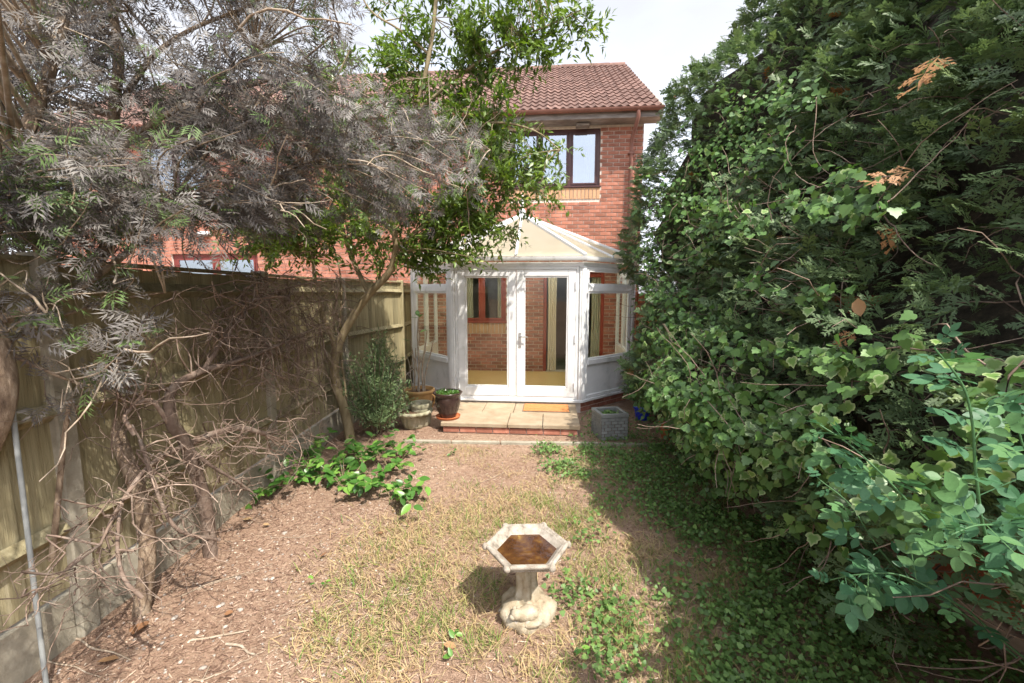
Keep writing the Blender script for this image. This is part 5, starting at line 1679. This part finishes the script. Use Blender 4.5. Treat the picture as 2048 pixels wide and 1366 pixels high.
def rose_leaf(k):
    ov = oval(.30, 4, -.10, .05)
    parts_v, parts_f, E = [], [], []
    off = 0
    def put(vs, fs, e):
        nonlocal off
        parts_v.append(vs); parts_f.append(fs + off); E.append(e); off += len(vs)
    pv = np.array([(-.008, 0, 0), (.008, 0, 0), (.006, .66, -.03), (-.006, .66, -.03)], float)
    put(pv, np.array([(0, 1, 2), (0, 2, 3)]), np.zeros(4))
    spec_ = [(0, .64, 0, .38)] + [(s, t, 62 - 12 * i, sc) for i, (t, sc) in enumerate(((.3, .28), (.52, .35))[:k]) for s in (-1, 1)]
    for (s, t, ang, sc) in spec_:
        a = math.radians(-s * ang + R(-6, 6))
        tilt = R(-.15, .12)
        c, sn = math.cos(a), math.sin(a)
        q = ov[0] * sc
        q = np.stack([q[:, 0] * c - q[:, 1] * sn, q[:, 0] * sn + q[:, 1] * c + t, q[:, 2] + tilt * q[:, 1] - .03 * t], -1)
        put(q, ov[1], ov[2])
    return np.concatenate(parts_v), np.concatenate(parts_f), np.concatenate(E)
rm = []
for k in (2, 2, 2, 1):
    T = rose_leaf(k)
    for t in (.2, .5, .8):
        rm.append(leaf_obj_mesh("leaf", T, L_rose, t))
for li, (P, r) in enumerate(R_l):
    m = len(P)
    i0 = m * .36
    cnt = [22, 24, 20, 20, 14, 16][li]
    for k in range(cnt):
        i = min(m - 1, int(i0 + (m - i0) * k / (cnt - 1)))
        ax = P[min(i + 1, m - 1)] - P[max(i - 1, 0)]; ax /= np.linalg.norm(ax)
        side = rng.normal(size=3); side -= side.dot(ax) * ax; side /= np.linalg.norm(side)
        d = side + ax * .35 + np.array([-.15, -.1, .05])
        o = link("leaf", rm[rng.integers(0, len(rm))], rose, P[i])
        o.rotation_euler = mat_from_dir(d, (rng.uniform(-.7, -.1), rng.uniform(-.9, -.2), 1)).to_euler()
        s = rng.uniform(.095, .16) * (1.0 if k < cnt - 3 else .6); o.scale = (s, s, s)

# ------------------------------------------------------------------ ground cover: ivy, grass, litter, pebbles
rng = np.random.default_rng(3)
def nz(x, y, s, o=0.0):
    return (np.sin(s * x * 1.3 + o) * np.cos(s * y * 1.1 - o * 2) + .6 * np.sin(s * 2.3 * y + s * 1.1 * x + o * 3) + .4 * np.sin(s * 4.1 * x - s * 3.3 * y + o)) / 2
def ground_pts(n, x0, x1, y0, y1, bias=1.0):
    x = rng.uniform(x0, x1, n); y = y0 + (y1 - y0) * rng.uniform(0, 1, n) ** bias
    return x, y
occ = [(0.085, 2.27, .165), (-1.37, 6.2, .2)]
def free(x, y):
    m = np.ones(len(x), bool)
    for (cx, cy, r) in occ: m &= (x - cx) ** 2 + (y - cy) ** 2 > r * r
    for o in (urn, bp_, tr_, bl, sp): m &= (x - o.location.x) ** 2 + (y - o.location.y) ** 2 > .2 ** 2
    # doorstep and conservatory
    u = (x - O_CON.x) * UX + (y - O_CON.y) * UY; vv = -(x - O_CON.x) * UY + (y - O_CON.y) * UX
    m &= ~((np.abs(u) < .96) & (vv > -1.16)); m &= ~((np.abs(u) < 2.0) & (vv > np.maximum(-.08, np.abs(u) - 1.1)))
    return m & (x > -2.24)
# ground ivy
x, y = ground_pts(62000, .2, 2.5, 1.0, 6.3, 1.4)
edge_ = .78 - .12 * np.sin(1.7 * y) + .25 * nz(x, y, 1.9, 2)
dens = np.clip((x - edge_) / .5, 0, 1) * np.clip(.72 + .8 * nz(x, y, 2.7, .7) + .5 * nz(x, y, 7, 1.7), .12, 1) * np.where(x > 1.9, .6, 1) * np.where(y > 4.9, .35, 1)
for (px, py, r) in ((1095, 905, .2), (1130, 940, .22), (1180, 905, .2), (1230, 910, .2), (1170, 955, .15), (1240, 870, .15), (1270, 880, .12), (1150, 1200, .16), (1210, 1230, .2), (1230, 1310, .2), (950, 1300, .13), (1180, 1070, .13), (1230, 1010, .2)):
    g = on_ground(px, py); dens = np.maximum(dens, np.exp(-((x - g.x) ** 2 + (y - g.y) ** 2) / r ** 2 * 1.6) * (.95 if py < 1000 else .55))
k = (rng.uniform(size=len(x)) < dens) & free(x, y); x, y = x[k], y[k]; n = len(x)
pos = np.stack([x, y, gz(x, y) + rng.uniform(.01, .06, n) + .02], -1)
dirs = rng.normal(size=(n, 3)) * np.array([1, 1, .25]); nr = rng.normal(size=(n, 3)) * .6 + np.array([0, -.15, 1])
v, f, a = scatter(T_ivy, pos, frames(dirs, nr), rng.uniform(.014, .036, n), np.clip(rng.normal(.5, .28, n), 0, 1))
tag(link("ground_ivy", np_mesh("ground_ivy", v, f, L_ground_ivy, a)), "small leaved ivy carpeting the shaded ground below the hedge", "ground cover", kind="stuff")

# scattered leaves placed where isolated runners reach into the sun are part of the same carpet
def blade_template():
    return (np.array([(-.03, 0, 0), (.03, 0, 0), (-.024, .35, .16), (.024, .35, .16), (-.016, .7, .2), (.016, .7, .2), (0, 1, .14)], float), np.array([(0, 1, 3), (0, 3, 2), (2, 3, 5), (2, 5, 4), (4, 5, 6)]), np.array([0, 0, .3, .3, .6, .6, 1.]))
T_blade = blade_template()
x, y = ground_pts(100000, -1.5, 1.9, 1.15, 4.95, 1.5)
lawn = np.clip((x + 1.05 + .3 * np.sin(1.3 * y)) / .5, 0, 1)
dens = lawn * np.clip(.34 + 1.1 * nz(x, y, 2.2, 1.1) + .6 * nz(x, y, 6, .2), .04, 1) * np.where(y > 4.2, .5, 1) * np.where(x > .9, .8, 1)
dens = np.maximum(dens, .5 * (x > .45) * np.clip(.6 + nz(x, y, 4.5, 2.2), 0, 1))
green = np.clip(.25 + .9 * nz(x, y, 3.1, 4.0) + .5 * (x > .35), 0, 1)
for (px, py, r, gq) in ((690, 1175, .16, .9), (660, 1250, .16, .7), (975, 1180, .16, .9), (950, 1150, .12, .8), (1210, 1150, .25, 1.0), (1240, 1260, .25, .9), (760, 1110, .3, .45), (850, 1150, .3, .5), (960, 1290, .14, 1.0), (640, 1300, .1, .6), (740, 1290, .2, .7), (1080, 1050, .3, .6), (820, 1080, .35, .4), (930, 1050, .4, .45), (860, 1260, .2, .7)):
    g = on_ground(px, py); q = np.exp(-((x - g.x) ** 2 + (y - g.y) ** 2) / r ** 2)
    dens = np.maximum(dens, q); green = np.maximum(green, q * gq)
k = (rng.uniform(size=len(x)) < dens * .8) & free(x, y); x, y, green = x[k], y[k], green[k]; n = len(x)
tint = np.clip(np.where(rng.uniform(size=n) < green * .75, rng.normal(.75, .16, n), rng.normal(.22, .16, n)), 0, 1)
lie = np.where(tint > .55, rng.uniform(.25, 1.4, n), rng.uniform(-.02, .45, n))
th = rng.uniform(0, 2 * np.pi, n)
dirs = np.stack([np.cos(th), np.sin(th), lie], -1)
nr = rng.normal(size=(n, 3)) * .35 + np.array([0, 0, 1])
pos = np.stack([x, y, gz(x, y) + rng.uniform(0, .012, n)], -1)
v, f, a = scatter(T_blade, pos, frames(dirs, nr), rng.uniform(.035, .095, n), tint)
tag(link("grass", np_mesh("grass", v, f, L_grass, a)), "patchy dry straw coloured grass with green tufts", "grass", kind="stuff")

# litter of straw, bark and twigs
def chip():
    return (np.array([(-.5, -.5, 0), (.5, -.5, .04), (.5, .5, 0), (-.5, .5, .05)], float), np.array([(0, 1, 2), (0, 2, 3)]), np.zeros(4))
Tc = (chip()[0] * np.array([.07, 1, 1]), chip()[1], chip()[2])
x, y = ground_pts(60000, -2.22, 1.9, 1.0, 6.0, 1.6)
dens = np.where(x < -.9, .95, .5) * np.where(x > .8, .45, 1)
k = (rng.uniform(size=len(x)) < dens) & free(x, y); x, y = x[k], y[k]; n = len(x)
th = rng.uniform(0, 2 * np.pi, n)
dirs = np.stack([np.cos(th), np.sin(th), rng.normal(0, .12, n)], -1)
nr = rng.normal(size=(n, 3)) * .3 + np.array([0, 0, 1])
tint = np.clip(np.where(x < -1.3, rng.normal(.35, .25, n), rng.normal(.55, .25, n)), 0, 1)
pos = np.stack([x, y, gz(x, y) + rng.uniform(.002, .012, n)], -1)
v1 = scatter(Tc, pos, frames(dirs, nr), rng.uniform(.012, .048, n), tint)
m = 14000
x, y = ground_pts(m, -2.22, 1.6, 1.0, 5.6, 1.6); k = free(x, y) & (rng.uniform(size=m) < np.where(x < -.7, 1, .35)); x, y = x[k], y[k]; m = len(x)
Tb = (chip()[0] * np.array([.6, 1, 1.5]), chip()[1], chip()[2])
th = rng.uniform(0, 2 * np.pi, m)
v2 = scatter(Tb, np.stack([x, y, gz(x, y) + rng.uniform(.002, .01, m)], -1), frames(np.stack([np.cos(th), np.sin(th), rng.normal(0, .2, m)], -1), rng.normal(size=(m, 3)) * .4 + np.array([0, 0, 1])), rng.uniform(.006, .017, m), np.clip(rng.normal(.45, .28, m), 0, 1))
v, f, a = merge([v1, v2])
tag(link("ground_litter", np_mesh("ground_litter", v, f, L_litter, a)), "brown straw, bark chips and dead needles strewn over the soil", "litter", kind="stuff")
# gravel
def pebble_mesh(seed):
    bm = bmesh.new(); bmesh.ops.create_icosphere(bm, subdivisions=1, radius=1)
    r_ = random.Random(seed)
    for v_ in bm.verts: v_.co *= r_.uniform(.8, 1.15)
    for v_ in bm.verts: v_.co.z *= .55
    me = bpy.data.meshes.new("pebble"); bm.to_mesh(me); bm.free(); me.materials.append(M_pebble)
    me.polygons.foreach_set("use_smooth", [True] * len(me.polygons))
    return me
pms = [pebble_mesh(s) for s in range(4)]
bv = np.array([v_.co[:] for v_ in pms[0].vertices]); bf = np.array([p_.vertices[:] for p_ in pms[0].polygons])
x, y = ground_pts(1500, -2.2, .6, 1.1, 4.6, 1.4); k = free(x, y) & (rng.uniform(size=len(x)) < np.where(x < -.8, 1, .12)); x, y = x[k], y[k]; n = len(x)
v, f, a = scatter((bv, bf, np.zeros(len(bv))), np.stack([x, y, gz(x, y) + .003], -1), frames(np.stack([np.cos(x * 99), np.sin(x * 99), x * 0], -1), np.tile([0, 0, 1.], (n, 1))), rng.uniform(.004, .011, n), rng.uniform(0, 1, n))
tag(link("gravel", np_mesh("gravel", v, f, M_pebble, a, smooth=True)), "small pale gravel scattered over the bare soil", "gravel", kind="stuff")
for i, (px, py) in enumerate([(545, 1155), (532, 1157), (513, 1180), (554, 1180), (503, 1179), (446, 1210), (437, 1215), (480, 1218), (524, 1108), (640, 1063), (630, 1290), (628, 1284), (584, 1283), (360, 1320), (325, 1288), (318, 1300), (450, 1250), (405, 1330), (570, 1072), (520, 1105), (478, 1160), (600, 1260), (676, 1282), (395, 1262), (350, 1240)]):
    g = on_ground(px, py)
    o = link("pebble", pms[i % 4], None, (g.x, g.y, float(gz(g.x, g.y)) + .006), (0, 0, R(0, 6)), None)
    s = R(.010, .018); o.scale = (s * R(1, 1.4), s, s)
    tag(o, "whitish pebble lying on bare soil between fence and lawn", "pebble", group="whitish pebbles on the bare soil")
# fallen sticks
stick_px = [((385, 1275), (500, 1262), .007), ((455, 1285), (510, 1308), .008), ((375, 1365), (430, 1345), .006), ((430, 1345), (520, 1310), .004), ((780, 1203), (835, 1190), .006), ((700, 1255), (830, 1195), .004), ((360, 1200), (545, 1130), .004), ((390, 1190), (520, 1140), .003), ((610, 1345), (700, 1310), .003), ((700, 1310), (800, 1285), .003), ((880, 1152), (930, 1146), .003), ((130, 1290), (260, 1330), .006), ((905, 1200), (925, 1210), .003), ((560, 1235), (620, 1215), .003), ((540, 1085), (650, 1070), .003), ((960, 960), (1010, 945), .003), ((850, 1290), (1000, 1300), .0025), ((90, 1340), (200, 1360), .004)]
STICK_LAB = ["thick pale stick on sunny soil by the large curled leaf", "short thick pale stick lying on gravelly soil", "pale stick near the shaded soil edge, forked with a thinner one", "thin stick touching the end of a pale forked stick", "short reddish stick on bare soil between grass tufts", "long thin reddish stick crossing from soil into dry grass",
    "long dry stem along the shadow edge below the dead shrub", "thin stem beside a longer dry stem at the shadow edge", "thin bent twig across pale bare soil", "thin twig leading from bare soil to the grass", "short straw coloured twig in dry grass behind bird bath", "thick brown stick in shade under the dead twigs",
    "tiny pale twig in the grass beside the bird bath shadow", "thin straight twig among white pebbles", "thin pale twig on soil below the leafy plants", "thin twig on bare soil before the doorstep", "thin straw twig near the front of the bird bath base", "dry stick in dark litter at the foot of the concrete post"]
for i, (p, q, r) in enumerate(stick_px):
    a, b = on_ground(*p), on_ground(*q)
    lines = []
    pts = [a.lerp(b, t) + Vector((R(-.012, .012), R(-.012, .012), 0)) for t in (0, .25, .5, .75, 1)]
    for t_ in pts: t_.z = float(gz(t_.x, t_.y)) + r * .9 + R(0, .004)
    c = np.array(a)
    lines.append((curve([np.array(t_) - c for t_ in pts], 3), np.linspace(r, r * .6, 13)))
    if i % 2 == 0:
        s0 = np.array(pts[2]) - c
        lines.append((np.array([s0, s0 + np.array([R(-.05, .05), R(-.05, .05), .008]), s0 + np.array([R(-.1, .1), R(-.1, .1), .004])]), np.array([r * .5, r * .4, r * .3])))
    V, F = tube_arrays(lines, 6)
    o = link("fallen_stick", np_mesh("fallen_stick", V, F, M_bark_pale, smooth=True), None, a)
    tag(o, STICK_LAB[i], "stick", group="dry sticks fallen on the ground")
# fallen brown leaves
LEAF_LAB = {0: "large curled tan leaf on soil under the dead twigs", 1: "orange leaf beside a green weed left of the bird bath", 2: "orange leaf in shaded litter below the dead shrub", 3: "small yellowish leaf beside white pebbles", 4: "orange brown leaf on the shaded green ground cover", 5: "curled brown leaf among ivy in the shaded lawn", 7: "brown leaf in shaded grass at the lawn edge", 13: "brown leaf in dark litter near the concrete fence post", 16: "large brown leaf in the dark litter below the rose"}
dlm = [leaf_obj_mesh("fallen_leaf", oval(.33, 3, .12, .1), L_dead, t) for t in (.1, .5, .9)]
for i, (px, py, s) in enumerate([(292, 1258, .11), (913, 1305, .07), (505, 1050, .07), (448, 1232, .05), (1345, 1155, .10), (1455, 1225, .09), (1530, 1150, .05), (1390, 1350, .07), (540, 1060, .05), (760, 1070, .05), (1010, 1130, .05), (1250, 930, .06), (640, 1120, .05), (240, 1330, .09), (1180, 1235, .05), (1260, 1080, .05), (1580, 1240, .08), (1650, 1270, .08), (980, 900, .05), (890, 915, .05)]):
    g = on_ground(px, py)
    o = link("fallen_leaf", dlm[i % 3], None, (g.x, g.y, float(gz(g.x, g.y)) + .022))
    o.rotation_euler = (R(-.25, .25), R(-.25, .25), R(0, 6.28)); o.scale = (s * R(.8, 1.2), s, s)
    tag(o, LEAF_LAB.get(i, "small curled orange brown leaf fallen on the ground"), "leaf", group="brown leaves fallen on the ground")
# an orange leaf caught in the ivy
h = hedge_hit(1716, 596, .16)
o = link("fallen_leaf", dlm[1], None, h); o.rotation_euler = mat_from_dir((.2, -.1, -1), (-.8, -.5, .1)).to_euler(); o.scale = (.09, .09, .09)
tag(o, "single orange leaf caught upright in the hedge foliage", "leaf")
